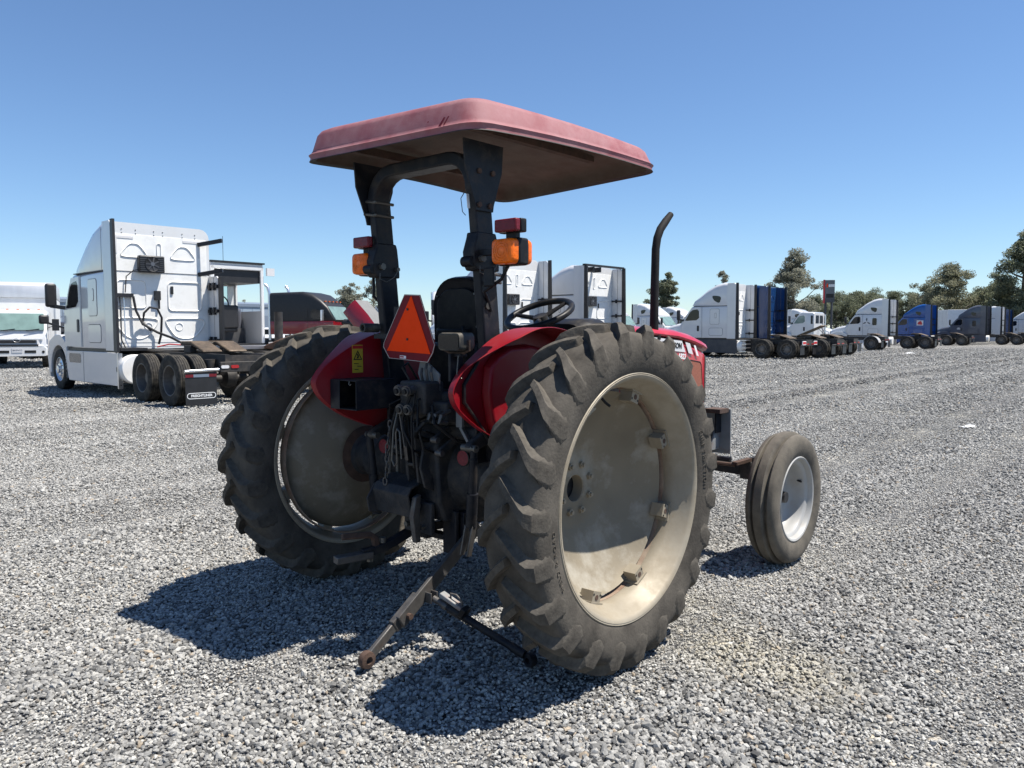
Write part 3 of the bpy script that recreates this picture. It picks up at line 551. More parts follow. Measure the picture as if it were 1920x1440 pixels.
# PTO guard: drooping bent plate
pg = MB()
pr_ = [(-0.235, 0.735), (-0.34, 0.70), (-0.365, 0.665), (-0.34, 0.55), (-0.325, 0.55), (-0.352, 0.66), (-0.333, 0.688), (-0.235, 0.72)]
pg.prism(pr_, 'xz', -0.03, 0.235)
pg.prism([(-0.235, 0.725), (-0.35, 0.69), (-0.40, 0.62), (-0.385, 0.55), (-0.32, 0.53), (-0.24, 0.60)], 'xz', 0.235, 0.245); pg.obj('pto_guard', M_cast, TR, bevel=0.004)
pl = MB().prism([(-0.30, 0.665), (-0.335, 0.655), (-0.355, 0.56), (-0.335, 0.43), (-0.305, 0.43), (-0.31, 0.56)], 'xz', -0.06, -0.03); pl.obj('guard_strut', M_steel, TR, bevel=0.004)
MB().cyl((-0.24, 0.0, 0.60), (-0.33, 0.0, 0.60), 0.028, n=18).obj('pto_shaft', M_bolt, TR)
MB().b2((-0.275, -0.10, 0.46), (-0.245, 0.10, 0.62)).obj('lower_mount_plate', M_cast, TR, bevel=0.008)
for y_, z_ in ((0.06, 0.50), (-0.05, 0.50), (0.06, 0.585)):
    MB().cyl((-0.275, y_, z_), (-0.30, y_, z_), 0.014, n=6).obj('mount_bolt', M_bolt, TR)
# top link bracket with windows
tl = MB()
for y_ in (-0.035, 0.035): tl.prism([(-0.25, 0.70), (-0.30, 0.72), (-0.315, 0.86), (-0.33, 1.02), (-0.29, 1.04), (-0.275, 0.87), (-0.25, 0.82)], 'xz', y_-0.007, y_+0.007)
tl.b2((-0.312, -0.03, 0.80), (-0.275, 0.03, 0.815)); tl.obj('top_link_bracket', M_cast, TR, bevel=0.003)
# remote hydraulic valve block with couplers, hoses and levers
MB().b2((-0.31, -0.10, 1.055), (-0.18, 0.085, 1.215)).b2((-0.26, -0.20, 1.02), (-0.12, -0.05, 1.12)).obj('valve_block', M_cast, TR, bevel=0.012)
for y_, z_ in ((0.035, 1.175), (-0.025, 1.175), (0.02, 1.085), (-0.035, 1.085)):
    o = MB().cyl((-0.30, y_, z_), (-0.375, y_-0.006, z_-0.006), 0.021, n=16).cyl((-0.35, y_, z_), (-0.365, y_-0.004, z_-0.003), 0.026, n=16).obj('hydraulic_coupler', M_steel, TR)
    MB().cyl((-0.374, y_-0.006, z_-0.006), (-0.384, y_-0.006, z_-0.006), 0.013, n=12).obj('dust_cap', M_plastic, o)
MB().tube([(-0.34, 0.055, 1.09), (-0.37, 0.06, 0.98), (-0.37, 0.075, 0.83), (-0.37, 0.055, 0.80), (-0.37, 0.035, 0.82), (-0.365, 0.05, 0.96), (-0.365, 0.04, 0.985), (-0.365, 0.02, 0.97), (-0.36, 0.015, 0.84)], 0.005, 6).obj('wire_clip', M_bolt, TR)
MB().bar((-0.35, 0.03, 1.06), (-0.35, -0.005, 0.90), 0.018, 0.006).bar((-0.35, 0.0, 0.905), (-0.33, 0.01, 0.83), 0.016, 0.006).obj('control_link', M_steel, TR)
MB().tube([(-0.33, -0.055, 1.16), (-0.36, -0.06, 1.02), (-0.35, -0.055, 0.88), (-0.34, -0.055, 0.80)], 0.006, 6).obj('control_cable', M_plastic, TR)
MB().tube([(-0.30, 0.02, 1.22), (-0.31, 0.06, 1.28), (-0.24, 0.10, 1.30), (-0.15, 0.12, 1.2)], 0.006, 6).obj('hydraulic_hose', M_plastic, TR)
MB().tube([(-0.30, 0.07, 1.13), (-0.36, 0.10, 1.10), (-0.35, 0.11, 1.05), (-0.28, 0.08, 1.03)], 0.005, 6).obj('hydraulic_hose', M_plastic, TR)
MB().tube([(-0.28, -0.12, 1.10), (-0.32, -0.18, 1.02), (-0.24, -0.24, 0.94), (-0.1, -0.25, 0.9)], 0.009, 8).obj('hydraulic_hose', M_plastic, TR)
for k, (y_, z_) in enumerate(((-0.08, 1.26), (-0.045, 1.275), (-0.01, 1.25))):
    MB().tube([(-0.24, y_, 1.21), (-0.25, y_, z_), (-0.235, y_+0.01, z_+0.025)], 0.007, 7).obj('valve_lever', M_steel, TR)
for y_ in (-0.16, -0.12, -0.2): MB().tube([(-0.24, y_, 1.08), (-0.30, y_, 1.06), (-0.31, y_, 1.03), (-0.26, y_, 1.02)], 0.010, 8).obj('pipe_elbow', M_steel, TR)
MB().b2((-0.215, -0.255, 1.0), (-0.20, -0.215, 1.13)).bar((-0.2, -0.235, 1.0), (-0.18, -0.29, 0.90), 0.03, 0.012).obj('lamp_bracket', M_grey, TR)
# small round reflectors on posts over the axle
for y_ in (0.29, -0.29):
    rf = MB().cyl((-0.235, y_, 0.862), (-0.247, y_, 0.862), 0.036, n=24).obj('reflector', M_redlens, TR, ang=40)
    MB().lathe([(0.036, 0), (0.040, 0.002), (0.040, 0.012), (0.036, 0.012)], 24, axis='x', closed=True).obj('reflector_ring', M_plastic, rf, loc=(-0.247, y_, 0.862))
for y_ in (0.275, 0.215): MB().cyl((-0.215, y_, 0.62), (-0.215, y_, 0.84), 0.010, n=10).obj('tie_stud', M_bolt, TR)
# denser tangle of hoses, links and a chain round the hitch
hz = np.random.default_rng(5)
for k in range(9):
    y0 = hz.uniform(-0.13, 0.10); y1 = y0+hz.uniform(-0.08, 0.08); z0 = hz.uniform(1.03, 1.18); z1 = hz.uniform(0.78, 0.95); x0 = hz.uniform(-0.33, -0.28)
    MB().tube([(x0+0.06, y0, z0), (x0-0.02, y0+0.01, z0-0.02), (x0-0.045, (y0+y1)/2, (z0+z1)/2), (x0-0.02, y1, z1+0.03), (x0+0.06, y1, z1)], hz.uniform(0.005, 0.010), 7).obj('hydraulic_hose', M_plastic, TR)
ring_me = MB().tube([(0.0, 0.011*math.cos(a), 0.019*math.sin(a)) for a in [2*math.pi*k/14 for k in range(14)]], 0.0042, 6, closed=True).mesh('chain_link', M_steel, 80)
for k in range(11): link('chain_link', ring_me, TR, loc=(-0.345+0.006*math.sin(k), 0.115+0.004*k, 1.00-0.029*k), rot=(0, 0, R(90*(k % 2)+20)))
for y_, z_ in ((-0.155, 0.99), (-0.185, 0.93), (0.14, 0.93)):
    MB().bar((-0.20, y_, z_), (-0.30, y_, z_-0.05), 0.02, 0.035).obj('lever_arm', M_cast, TR, bevel=0.004); MB().cyl((-0.295, y_-0.02, z_-0.05), (-0.295, y_+0.02, z_-0.05), 0.015, n=12).obj('lever_pivot', M_steel, TR)
MB().prism([(-0.20, 0.66), (-0.30, 0.70), (-0.33, 0.80), (-0.31, 0.90), (-0.27, 0.90), (-0.275, 0.80), (-0.25, 0.73), (-0.20, 0.70)], 'xz', -0.09, -0.075).obj('draft_link_bracket', M_cast, TR, bevel=0.004)
# --- fenders
fo = [(0.62, 0.82), (0.60, 1.00), (0.53, 1.18), (0.43, 1.32), (0.31, 1.415), (0.167, 1.465), (0.0, 1.478), (-0.155, 1.437), (-0.275, 1.366), (-0.385, 1.292), (-0.447, 1.22), (-0.458, 1.18), (-0.43, 1.12), (-0.34, 1.05), (-0.24, 0.99), (-0.12, 0.93), (-0.06, 0.82)]
def smooth_line(P, it=2):
    for _ in range(it):
        Q = [P[0]]
        for a, b in zip(P[:-1], P[1:]): Q += [(0.75*a[0]+0.25*b[0], 0.75*a[1]+0.25*b[1]), (0.25*a[0]+0.75*b[0], 0.25*a[1]+0.75*b[1])]
        P = Q+[P[-1]]
    return P
fo = smooth_line(fo)
foL = smooth_line([(0.62, 0.82), (0.60, 1.00), (0.52, 1.18), (0.42, 1.30), (0.30, 1.385), (0.16, 1.438), (0.02, 1.466), (-0.12, 1.462), (-0.26, 1.425), (-0.39, 1.362), (-0.51, 1.290), (-0.568, 1.225), (-0.573, 1.185), (-0.535, 1.12), (-0.42, 1.035), (-0.30, 0.985), (-0.12, 0.92), (-0.06, 0.82)])
foR = fo
WY = 0.41
for s in (-1, 1):
    fo = foR if s < 0 else foL
    f_ = MB().prism(fo, 'xz', s*WY, s*(WY+0.005)).obj('fender', M_red, TR)
    rim_ = fo[4:-8]; cxr, czr = 0.0, 1.05
    def dep(z): return 0.035+0.135*min(1, max(0, (z-1.27)/0.16))**1.5
    def off(k, f): return [(x+(x-cxr)*k, s*(WY+f*dep(z)), z+(z-czr)*k) for x, z in rim_]
    rows = [off(0.0, 0.0), off(0.006, 0.15), off(0.008, 0.9), off(0.011, 1.0), off(0.006, 1.03), off(-0.003, 1.0), off(-0.004, 0.9), off(-0.006, 0.2), off(-0.02, 0.05)]
    nr_ = len(rim_); sk = MB(); sk.add([p for r_ in rows for p in r_], [(a*nr_+k, a*nr_+k+1, (a+1)*nr_+k+1, (a+1)*nr_+k) for a in range(len(rows)-1) for k in range(nr_-1)]); sk.obj('fender_flange', M_red, f_, ang=60)
    rib = [(-0.24, 1.30), (-0.255, 1.18), (-0.23, 1.05), (-0.20, 0.985), (-0.12, 0.93), (0.52, 0.86), (0.52, 1.0), (0.44, 1.18), (0.34, 1.30), (0.2, 1.375), (0.05, 1.40), (-0.1, 1.39), (-0.19, 1.35)]
    r0 = [(x, s*(WY+0.004), z) for x, z in rib]; r1 = [(0.1+(x-0.1)*0.95, s*(WY+0.05), 1.13+(z-1.13)*0.94) for x, z in rib]
    MB().loft([r0, r1], True).obj('fender_bulge', M_red, f_, bevel=0.012, seg=3)
    MB().tube([(-0.28, s*(WY+0.014), 1.32), (-0.37, s*(WY+0.014), 1.22), (-0.37, s*(WY+0.014), 1.14), (-0.28, s*(WY+0.016), 1.04), (-0.22, s*(WY+0.014), 0.97), (-0.10, s*(WY-0.03), 0.88)], 0.009, 8).obj('wiring_loom', M_plastic, f_)
lf = WY
LX, LZ = -0.314, 1.315
lab = MB().b2((LX-0.034, lf-0.0005, LZ-0.072), (LX+0.034, lf-0.002, LZ+0.072)).obj('warning_label', M_yellow, TR, label='yellow warning label with black triangle on the left fender')
MB().b2((LX-0.032, lf-0.0035, LZ+0.052), (LX+0.032, lf-0.0022, LZ+0.068)).obj('label_header', M_inkred, lab)
tri = [(LX-0.029, LZ-0.006), (LX+0.029, LZ-0.006), (LX, LZ+0.045)]; tri2 = [(LX-0.020, LZ-0.001), (LX+0.020, LZ-0.001), (LX, LZ+0.034)]
MB().add([(x, lf-0.0035, z) for x, z in tri+tri2], [(0, 1, 4, 3), (1, 2, 5, 4), (2, 0, 3, 5)]).obj('warning_triangle', M_ink, lab)
MB().add([(LX+x, lf-0.0035, LZ+z) for x, z in ((-0.006, 0.026), (0.002, 0.026), (0.008, 0.013), (-0.002, 0.011), (0.003, 0.001), (-0.009, 0.003))], [(0, 1, 2, 3), (3, 2, 4, 5)]).obj('warning_pictogram', M_ink, lab)
for x, z, w in ((-0.026, -0.022, 0.032), (-0.004, -0.036, 0.028), (-0.022, -0.052, 0.026)):
    MB().add([(LX+x, lf-0.0035, LZ+z), (LX+x+w, lf-0.0035, LZ+z-0.002), (LX+x+w, lf-0.0035, LZ+z-0.006), (LX+x, lf-0.0035, LZ+z-0.004)], [(0, 1, 2, 3)]).obj('label_print', M_ink, lab)
# open black tool tray behind the left fender
tb = MB(); X0, X1, Y0, Y1, Z0, Z1, t_ = -0.485, -0.24, 0.20, 0.405, 1.070, 1.218, 0.006
tb.b2((X0, Y0, Z0), (X1, Y1, Z0+t_)).b2((X0, Y0, Z1-t_), (X1, Y1, Z1)).b2((X0, Y1-t_, Z0+t_), (X1, Y1, Z1-t_)).b2((X0, Y0, Z0+t_), (X1, Y0+t_, Z1-t_)).b2((X1-t_, Y0+t_, Z0+t_), (X1, Y1-t_, Z1-t_)).b2((X0-0.004, Y1-0.075, Z0), (X0, Y1, Z1))
tb.obj('tool_tray', M_black, TR, bevel=0.003)
MB().tube([(-0.487, 0.25, 1.212), (-0.491, 0.25, 1.20), (-0.489, 0.242, 1.193), (-0.487, 0.236, 1.20)], 0.003, 6).obj('tray_hook', M_bolt, TR)
# --- roll frame
YP = 0.355; LEAN = 0.10
def px_(z): return -0.155-LEAN*(z-1.65)
def post(s):
    mb = MB()
    def ring(x, y, z, hx, hy): return [(x-hx, y-hy, z), (x+hx, y-hy, z), (x+hx, y+hy, z), (x-hx, y+hy, z)]
    mb.loft([ring(px_(z)+(0.02 if z < 1.3 else 0), s*YP, z, 0.055 if z > 1.2 else 0.075, 0.026) for z in (0.84, 1.10, 1.30, 1.60, 1.80, 2.12)], True)
    return mb.obj('roll_post', M_black, TR, bevel=0.008, seg=3)
for s in (-1, 1):
    post(s)
    MB().b2((px_(1.0)-0.10, s*(YP-0.045), 0.83), (px_(1.0)+0.12, s*(YP-0.027), 1.05)).obj('post_foot_plate', M_black, TR, bevel=0.004)
    cl_ = MB().loft([[(px_(z)-a, s*YP-0.036, z), (px_(z)+b_, s*YP-0.036, z), (px_(z)+b_, s*YP+0.036, z), (px_(z)-a, s*YP+0.036, z)] for z, a, b_ in ((1.735, 0.085, 0.065), (1.76, 0.10, 0.068), (1.82, 0.10, 0.068), (1.885, 0.07, 0.066), (1.91, 0.062, 0.060))], True).obj('hinge_clamp', M_black, TR, bevel=0.006)
    for dx, dz, rr_ in ((-0.055, 0, 0.018), (0.045, -0.01, 0.012)):
        MB().cyl((px_(1.79)+dx, s*YP-0.034, 1.79+dz), (px_(1.79)+dx, s*YP-0.056, 1.79+dz), rr_, n=6).obj('clamp_bolt', M_bolt, cl_)
    MB().cyl((px_(1.79)-0.10, s*YP+0.03, 1.775), (px_(1.79)-0.10, s*YP-0.03, 1.775), 0.024, n=14).obj('hinge_barrel', M_black, cl_)
    MB().tube([(px_(1.79)-0.07, s*YP-0.045, 1.755), (px_(1.79)-0.075, s*YP-0.05, 1.725), (px_(1.79)-0.03, s*YP-0.05, 1.712), (px_(1.79)+0.02, s*YP-0.05, 1.74), (px_(1.79)+0.045, s*YP-0.05, 1.775)], 0.0025, 6).obj('lanyard', M_bolt, cl_)
# arch: square tube bending over from post to post
R_ = 0.15; zt = 2.315-0.055; arch = []
for k in range(7):
    a = R(180-90*k/6); arch.append((px_(2.2)-0.0, -YP+R_+R_*math.cos(a), zt-R_+R_*math.sin(a)))
arch = [(px_(2.05), -YP, 2.05)]+arch+[(p[0], -p[1], p[2]) for p in arch[::-1]]+[(px_(2.05), YP, 2.05)]
def rect_tube(pts, hx, hn):
    rings = []; n = len(pts)
    for i, p in enumerate(pts):
        t = Vector(pts[min(i+1, n-1)])-Vector(pts[max(i-1, 0)]); t.x = 0; t.normalize(); nr = Vector((0, -t.z, t.y)); p = Vector(p)
        rings.append([p+Vector((-hx, 0, 0))-nr*hn, p+Vector((hx, 0, 0))-nr*hn, p+Vector((hx, 0, 0))+nr*hn, p+Vector((-hx, 0, 0))+nr*hn])
    return MB().loft(rings, True)
rect_tube(arch, 0.052, 0.030).obj('roll_arch', M_black, TR, bevel=0.008, seg=2)
for s in (-1, 1):
    gy_ = s*(YP+0.031)
    gp = MB().prism([(-0.335, 2.312), (-0.325, 2.19), (-0.262, 2.035), (-0.255, 2.005), (-0.145, 2.005), (-0.14, 2.035), (-0.085, 2.19), (-0.075, 2.312)], 'xz', gy_, gy_+s*0.009).obj('canopy_gusset', M_black, TR)
    for x, z in ((-0.24, 2.18), (-0.15, 2.18), (-0.24, 2.03), (-0.17, 2.03)):
        MB().cyl((x, gy_+s*0.009, z), (x, gy_+s*0.018, z), 0.013, n=6).obj('gusset_bolt', M_rust, gp)
for z in (2.05, 2.115):   # U-bolts round the left post
    MB().tube([(-0.135, 0.325, z), (-0.255, 0.322, z), (-0.262, 0.33, z), (-0.262, 0.40, z+0.01), (-0.25, 0.41, z+0.01)], 0.008, 8).obj('u_bolt', M_bolt, TR)
MB().tube([(-0.27, -0.33, 2.085), (-0.285, -0.325, 2.06), (-0.28, -0.33, 2.0), (-0.265, -0.335, 1.985)], 0.002, 6).obj('cable_tie', M_ink, TR)
MB().bar((-0.262, -0.345, 2.08), (-0.265, -0.355, 2.015), 0.012, 0.005).obj('white_tie_tag', M_decalw, TR)
# --- canopy
CR = [(-0.55, 0.545), (-0.455, -0.575), (0.80, -0.72), (0.965, 0.54)]
def canopy_ring(inset, z, n=6, rad=0.11):
    cx_ = sum(p[0] for p in CR)/4; cy_ = sum(p[1] for p in CR)/4; P = []
    Q = []
    for x, y in CR:
        dx, dy = x-cx_, y-cy_; Q.append(Vector((x-math.copysign(inset, dx), y-math.copysign(inset, dy), 0)))
    for i in range(4):
        p = Q[i]; a = (Q[i-1]-p).normalized(); b = (Q[(i+1) % 4]-p).normalized(); r_ = max(0.03, rad-inset*0.3)
        s0 = p+a*r_; s1 = p+b*r_
        for k in range(n+1):
            t = k/n; P.append((1-t)**2*s0+2*t*(1-t)*p+t*t*s1)
        e0 = s1; e1 = Q[(i+1) % 4]+(p-Q[(i+1) % 4]).normalized()*r_
        for k in range(1, 6): P.append(e0.lerp(e1, k/6))
    out = []
    for q in P:
        u = (q.x+0.5)/1.4; bow = 0.018*math.sin(math.pi*min(max(u, 0), 1))
        zz = z if z < 2.345 else 2.345+(z-2.345)*(1.14-0.50*min(max(u, 0), 1)); out.append((q.x, q.y, zz+bow-0.022*u*u))
    return out
ring0 = [canopy_ring(i, z) for i, z in ((0.030, 2.308), (0.004, 2.300), (-0.006, 2.304), (-0.008, 2.318), (-0.002, 2.330), (0.012, 2.338), (0.018, 2.350), (0.036, 2.414), (0.052, 2.434), (0.085, 2.448), (0.3, 2.468), (0.45, 2.472))]
can = MB().loft(ring0[2:], False); n_ = len(ring0[0]); last = len(can.v)-n_
can.f.append(tuple(range(last, last+n_)))
canopy = can.obj('canopy', M_canopy, TR, ang=60, label='sun-faded pinkish red plastic canopy roof')
und = MB().loft([ring0[0]]+[canopy_ring(i, z) for i, z in ((0.040, 2.35), (0.075, 2.385), (0.16, 2.392), (0.30, 2.400), (0.45, 2.402))], False); last = len(und.v)-n_
und.f.append(tuple(range(last, last+n_))); und.obj('canopy_underside', M_canopy_in, canopy, ang=60)
for y_, w_ in ((-0.365, 0.018), (-0.395, 0.010), (-0.27, 0.008)):
    MB().add([(-0.462, y_, 2.338), (-0.462, y_-w_, 2.338), (-0.455, y_-w_-0.022, 2.372), (-0.455, y_-w_*0.4-0.022, 2.375)], [(0, 1, 2, 3)]).obj('canopy_scrape', M_red, canopy)
MB().loft([ring0[0], ring0[1], ring0[2]], False).obj('canopy_trim', M_edge, canopy, ang=60)
for y_, x0_, x1_ in ((-0.40, -0.33, 0.62), (0.36, -0.36, 0.62)):
    MB().b2((x0_, y_-0.018, 2.352), (x1_, y_-0.014, 2.392)).b2((x0_, y_-0.014, 2.352), (x1_, y_+0.022, 2.357)).obj('canopy_rail', M_rust, canopy)
# --- rear lamps
def lamp(s):
    yc = 0.435 if s > 0 else -0.565; x = -0.25
    MB().b2((-0.235, min(yc, s*0.38), 1.80), (-0.205, max(yc, s*0.38), 1.83)).obj('lamp_arm', M_black, TR, bevel=0.003)
    h = MB().b2((-0.235, yc-0.066, 1.748), (-0.165, yc+0.066, 1.868)).obj('lamp_housing', M_plastic, TR, bevel=0.012, seg=3)
    lr = [[(xx, yc+(y)*k, 1.808+(z-1.808)*k) for y, z in [(a, b+1.808) for a, b in rpoly(-0.062, -0.056, 0.062, 0.056, 0.022, 4)]] for xx, k in ((-0.234, 1.0), (-0.262, 0.98), (-0.276, 0.93), (-0.281, 0.82))]
    MB().loft(lr, True).obj('indicator_lens', M_amber, h, ang=50)
    lr2 = [[(xx, p[1], p[2]) for p in r_] for xx, r_ in zip((-0.166, -0.148, -0.138, -0.134), lr)]
    MB().loft(lr2, True).obj('front_indicator_lens', M_amber, h, ang=50)
    for k in range(3): MB().lathe([(0.018+0.012*k, -0.2815), (0.020+0.012*k, -0.283), (0.022+0.012*k, -0.2815)], 24, (0, yc, 1.808), axis='x').obj('lens_ring', M_amber, h)
    y2 = yc-0.015 if s > 0 else yc-0.02
    rb = MB().b2((-0.245, y2-0.066, 1.888), (-0.205, y2+0.066, 1.948)).obj('tail_lamp_housing', M_plastic, TR, bevel=0.006)
    MB().b2((-0.278, y2-0.064, 1.890), (-0.245, y2+0.064, 1.946)).obj('tail_lamp_lens', M_redlens, rb, bevel=0.008, seg=3)
    MB().b2((-0.235, y2-0.03, 1.866), (-0.21, y2+0.03, 1.89)).obj('lamp_stalk', M_plastic, rb)
    MB().tube([(-0.20, yc*0.95, 1.75), (-0.215, yc*0.90, 1.69), (-0.21, s*0.40, 1.64), (-0.17, s*0.385, 1.60), (-0.15, s*0.385, 1.55)], 0.008, 8).obj('lamp_cable', M_plastic, TR)
lamp(1); lamp(-1)
rbk = MB().b2((-0.235, -0.478, 1.66), (-0.222, -0.415, 1.745)).obj('hinge_stop_plate', M_black, TR, bevel=0.008)
for z in (1.685, 1.72): MB().cyl((-0.22, -0.43, z), (-0.10, -0.40, z), 0.008, n=8).obj('stop_pin', M_steel, rbk)
MB().cyl((-0.17, -0.384, 1.575), (-0.17, -0.389, 1.575), 0.016, n=14).obj('loom_hole', M_lampdust, TR)
# --- slow vehicle triangle
SX = -0.272
so_ = [(0.083, 1.640), (-0.030, 1.634), (-0.133, 1.392), (-0.120, 1.355), (-0.083, 1.308), (0.205, 1.322), (0.250, 1.378), (0.245, 1.40)]
sg = MB().prism(so_, 'yz', SX, SX+0.003).obj('triangle_sign', M_signred, TR, label='orange triangle sign with dark red border')
def edge_strip(poly, x, w):
    cy_ = sum(p[0] for p in poly)/len(poly); cz_ = sum(p[1] for p in poly)/len(poly); n = len(poly)
    a = [(x, y, z) for y, z in poly]; b = [(x, cy_+(y-cy_)*(1-w), cz_+(z-cz_)*(1-w)) for y, z in poly]
    return MB().add(a+b, [(k, (k+1) % n, n+(k+1) % n, n+k) for k in range(n)])
edge_strip(so_, SX-0.0012, 0.022).obj('sign_edge', M_signedge, sg)
tr_ = [(0.032, 1.632), (0.220, 1.360), (-0.103, 1.348)]
MB().prism(tr_, 'yz', SX-0.0025, SX-0.0008).obj('sign_orange_field', M_orange, sg)
MB().prism([(0.12, 1.338), (0.075, 1.336), (0.075, 1.322), (0.12, 1.324)], 'yz', SX-0.0025, SX-0.0006).obj('sign_maker_tag', M_decalw, sg)
MB().add([(SX-0.0032, y, z) for y, z in ((0.117, 1.335), (0.09, 1.334), (0.09, 1.327), (0.117, 1.328))], [(0, 1, 2, 3)]).obj('tag_print', M_inkred, sg)
for y_, z_ in ((0.058, 1.565), (0.062, 1.418)): MB().cyl((SX-0.0025, y_, z_), (SX-0.006, y_, z_), 0.0065, n=10).obj('sign_screw', M_ink, sg)
MB().b2((-0.268, 0.14, 1.42), (-0.20, 0.33, 1.445)).b2((-0.268, 0.05, 1.38), (-0.262, 0.17, 1.58)).obj('sign_bracket', M_black, TR)
MB().lathe([(0.016, -0.05), (0.024, -0.05), (0.024, 0.05), (0.016, 0.05)], 18, (0, 0, 0), axis='x', closed=True).obj('sign_socket', M_lampdust, TR, loc=(-0.26, 0.37, 1.475))
# --- work lamp on the right fender
wl_ = MB().loft([[(x, -0.395+y, 1.412+z) for y, z in rpoly(-0.072*k, -0.04*k, 0.072*k, 0.04*k, 0.018, 3)] for x, k in ((-0.335, 0.85), (-0.35, 1.0), (-0.42, 1.0), (-0.435, 0.93))], True).obj('work_lamp', M_lampdust, TR, ang=40)
MB().loft([[(x, -0.395+y, 1.412+z) for y, z in rpoly(-0.062, -0.032, 0.062, 0.032, 0.012, 3)] for x in (-0.434, -0.438)], True).obj('work_lamp_glass', M_glass, wl_)
MB().tube([(-0.385, -0.475, 1.42), (-0.385, -0.475, 1.375), (-0.385, -0.44, 1.362), (-0.385, -0.35, 1.362), (-0.385, -0.315, 1.375), (-0.385, -0.315, 1.42)], 0.006, 6).obj('lamp_yoke', M_rust, wl_)
MB().b2((-0.42, -0.39, 1.235), (-0.34, -0.375, 1.36)).b2((-0.40, -0.43, 1.345), (-0.355, -0.375, 1.358)).obj('lamp_post', M_black, TR, bevel=0.003)
MB().tube([(-0.40, -0.42, 1.35), (-0.41, -0.42, 1.27), (-0.40, -0.44, 1.25)], 0.003, 6).obj('lamp_wire', M_bolt, TR)
# --- seat
def seat():
    o = rpoly(-0.185, 0, 0.185, 0.46, 0.145, 7)
    rings = []
    for x, k, zz_ in ((0.03, 0.90, 0.0), (0.018, 0.98, 0.0), (0.05, 1.02, 0.0), (0.11, 1.0, 0), (0.13, 0.9, 0.0)):
        rings.append([(x-0.10*(z-0.2)*0.4, y*k*(1.0-0.18*max(0, z-0.3)), 1.275+0.23+(z-0.23)*k) for y, z in o])
    b_ = MB().loft(rings, True).obj('seat_back', M_vinyl, TR, ang=60)
    o2 = rpoly(-0.150, 0.06, 0.150, 0.40, 0.10, 5)
    MB().loft([[(x-0.10*(z-0.2)*0.4, y, 1.275+z) for y, z in o2] for x in (0.036, 0.012)], True).obj('seat_back_shell', M_plastic, b_, bevel=0.004)
    for y, z in ((0.135, 1.64), (-0.135, 1.645), (0.14, 1.47), (-0.145, 1.48)): MB().cyl((0.02-0.04*(z-1.475), y, z), (0.0-0.04*(z-1.475), y, z), 0.006, n=8).obj('seat_screw', M_bolt, b_)
    MB().b2((-0.01, -0.08, 1.42), (0.03, 0.14, 1.47)).obj('seat_rail', M_plastic, b_, bevel=0.008)
    for y in (0.035, 0.015): MB().b2((-0.0125, y, 1.435), (-0.010, y+0.012, 1.449)).obj('seat_label', M_decal, b_)
    MB().tube([(-0.01, -0.06, 1.48), (-0.03, -0.09, 1.45), (-0.03, -0.10, 1.38), (-0.02, -0.10, 1.32), (0.0, -0.09, 1.25)], 0.008, 8).obj('seat_cable', M_plastic, b_)
    MB().loft([[(x, y, 1.15+z) for y, z in rpoly(-0.21*k, -0.02, 0.21*k, 0.11, 0.04, 3)] for x, k in ((0.05, 0.95), (0.08, 1), (0.42, 1), (0.47, 0.9))], True).obj('seat_cushion', M_vinyl, TR, ang=50)
    MB().b2((-0.02, -0.17, 1.10), (0.05, 0.19, 1.40)).b2((0.05, -0.15, 1.05), (0.36, 0.15, 1.13)).obj('seat_suspension', M_plastic, TR, bevel=0.02)
seat()
MB().prism([(0.03, 1.335), (-0.10, 1.25), (-0.10, 1.165), (0.0, 1.14), (0.055, 1.25)], 'yz', -0.215, -0.205).obj('guard_plate', M_grey, TR, bevel=0.002)
# --- steering wheel, dash
SWC = Vector((0.70, 0.02, 1.555)); swr = Euler((0, R(-25), R(0))).to_matrix()
ringp = [SWC+swr@Vector((0.195*math.cos(a), 0.195*math.sin(a), 0)) for a in [2*math.pi*k/40 for k in range(40)]]
sw = MB().tube(ringp, 0.019, 10, closed=True).obj('steering_wheel', M_plastic, TR, ang=80)
for a in (90, 205, 335):
    e = SWC+swr@Vector((0.19*math.cos(R(a)), 0.19*math.sin(R(a)), 0)); MB().tube([SWC+swr@Vector((0, 0, -0.03)), e], [0.016, 0.011], 8).obj('wheel_spoke', M_plastic, sw)
MB().cyl(SWC+swr@Vector((0, 0, -0.045)), SWC+swr@Vector((0, 0, -0.008)), 0.048, 0.042, n=20).obj('wheel_hub', M_plastic, sw)
MB().cyl(SWC+swr@Vector((0, 0, -0.04)), SWC+swr@Vector((0, 0, -0.40)), 0.03, n=14).obj('steering_column', M_plastic, TR)
MB().loft([[(x, y*k, 1.02+z*h_) for y, z in rring(0.27, 0, 0.50, 0.16, 5)] for x, k, h_ in ((0.84, 0.8, 0.96), (0.90, 0.95, 1.02), (1.05, 1.0, 1.03), (1.16, 1.0, 0.95))], True).obj('dashboard_cowl', M_plastic, TR, ang=50)
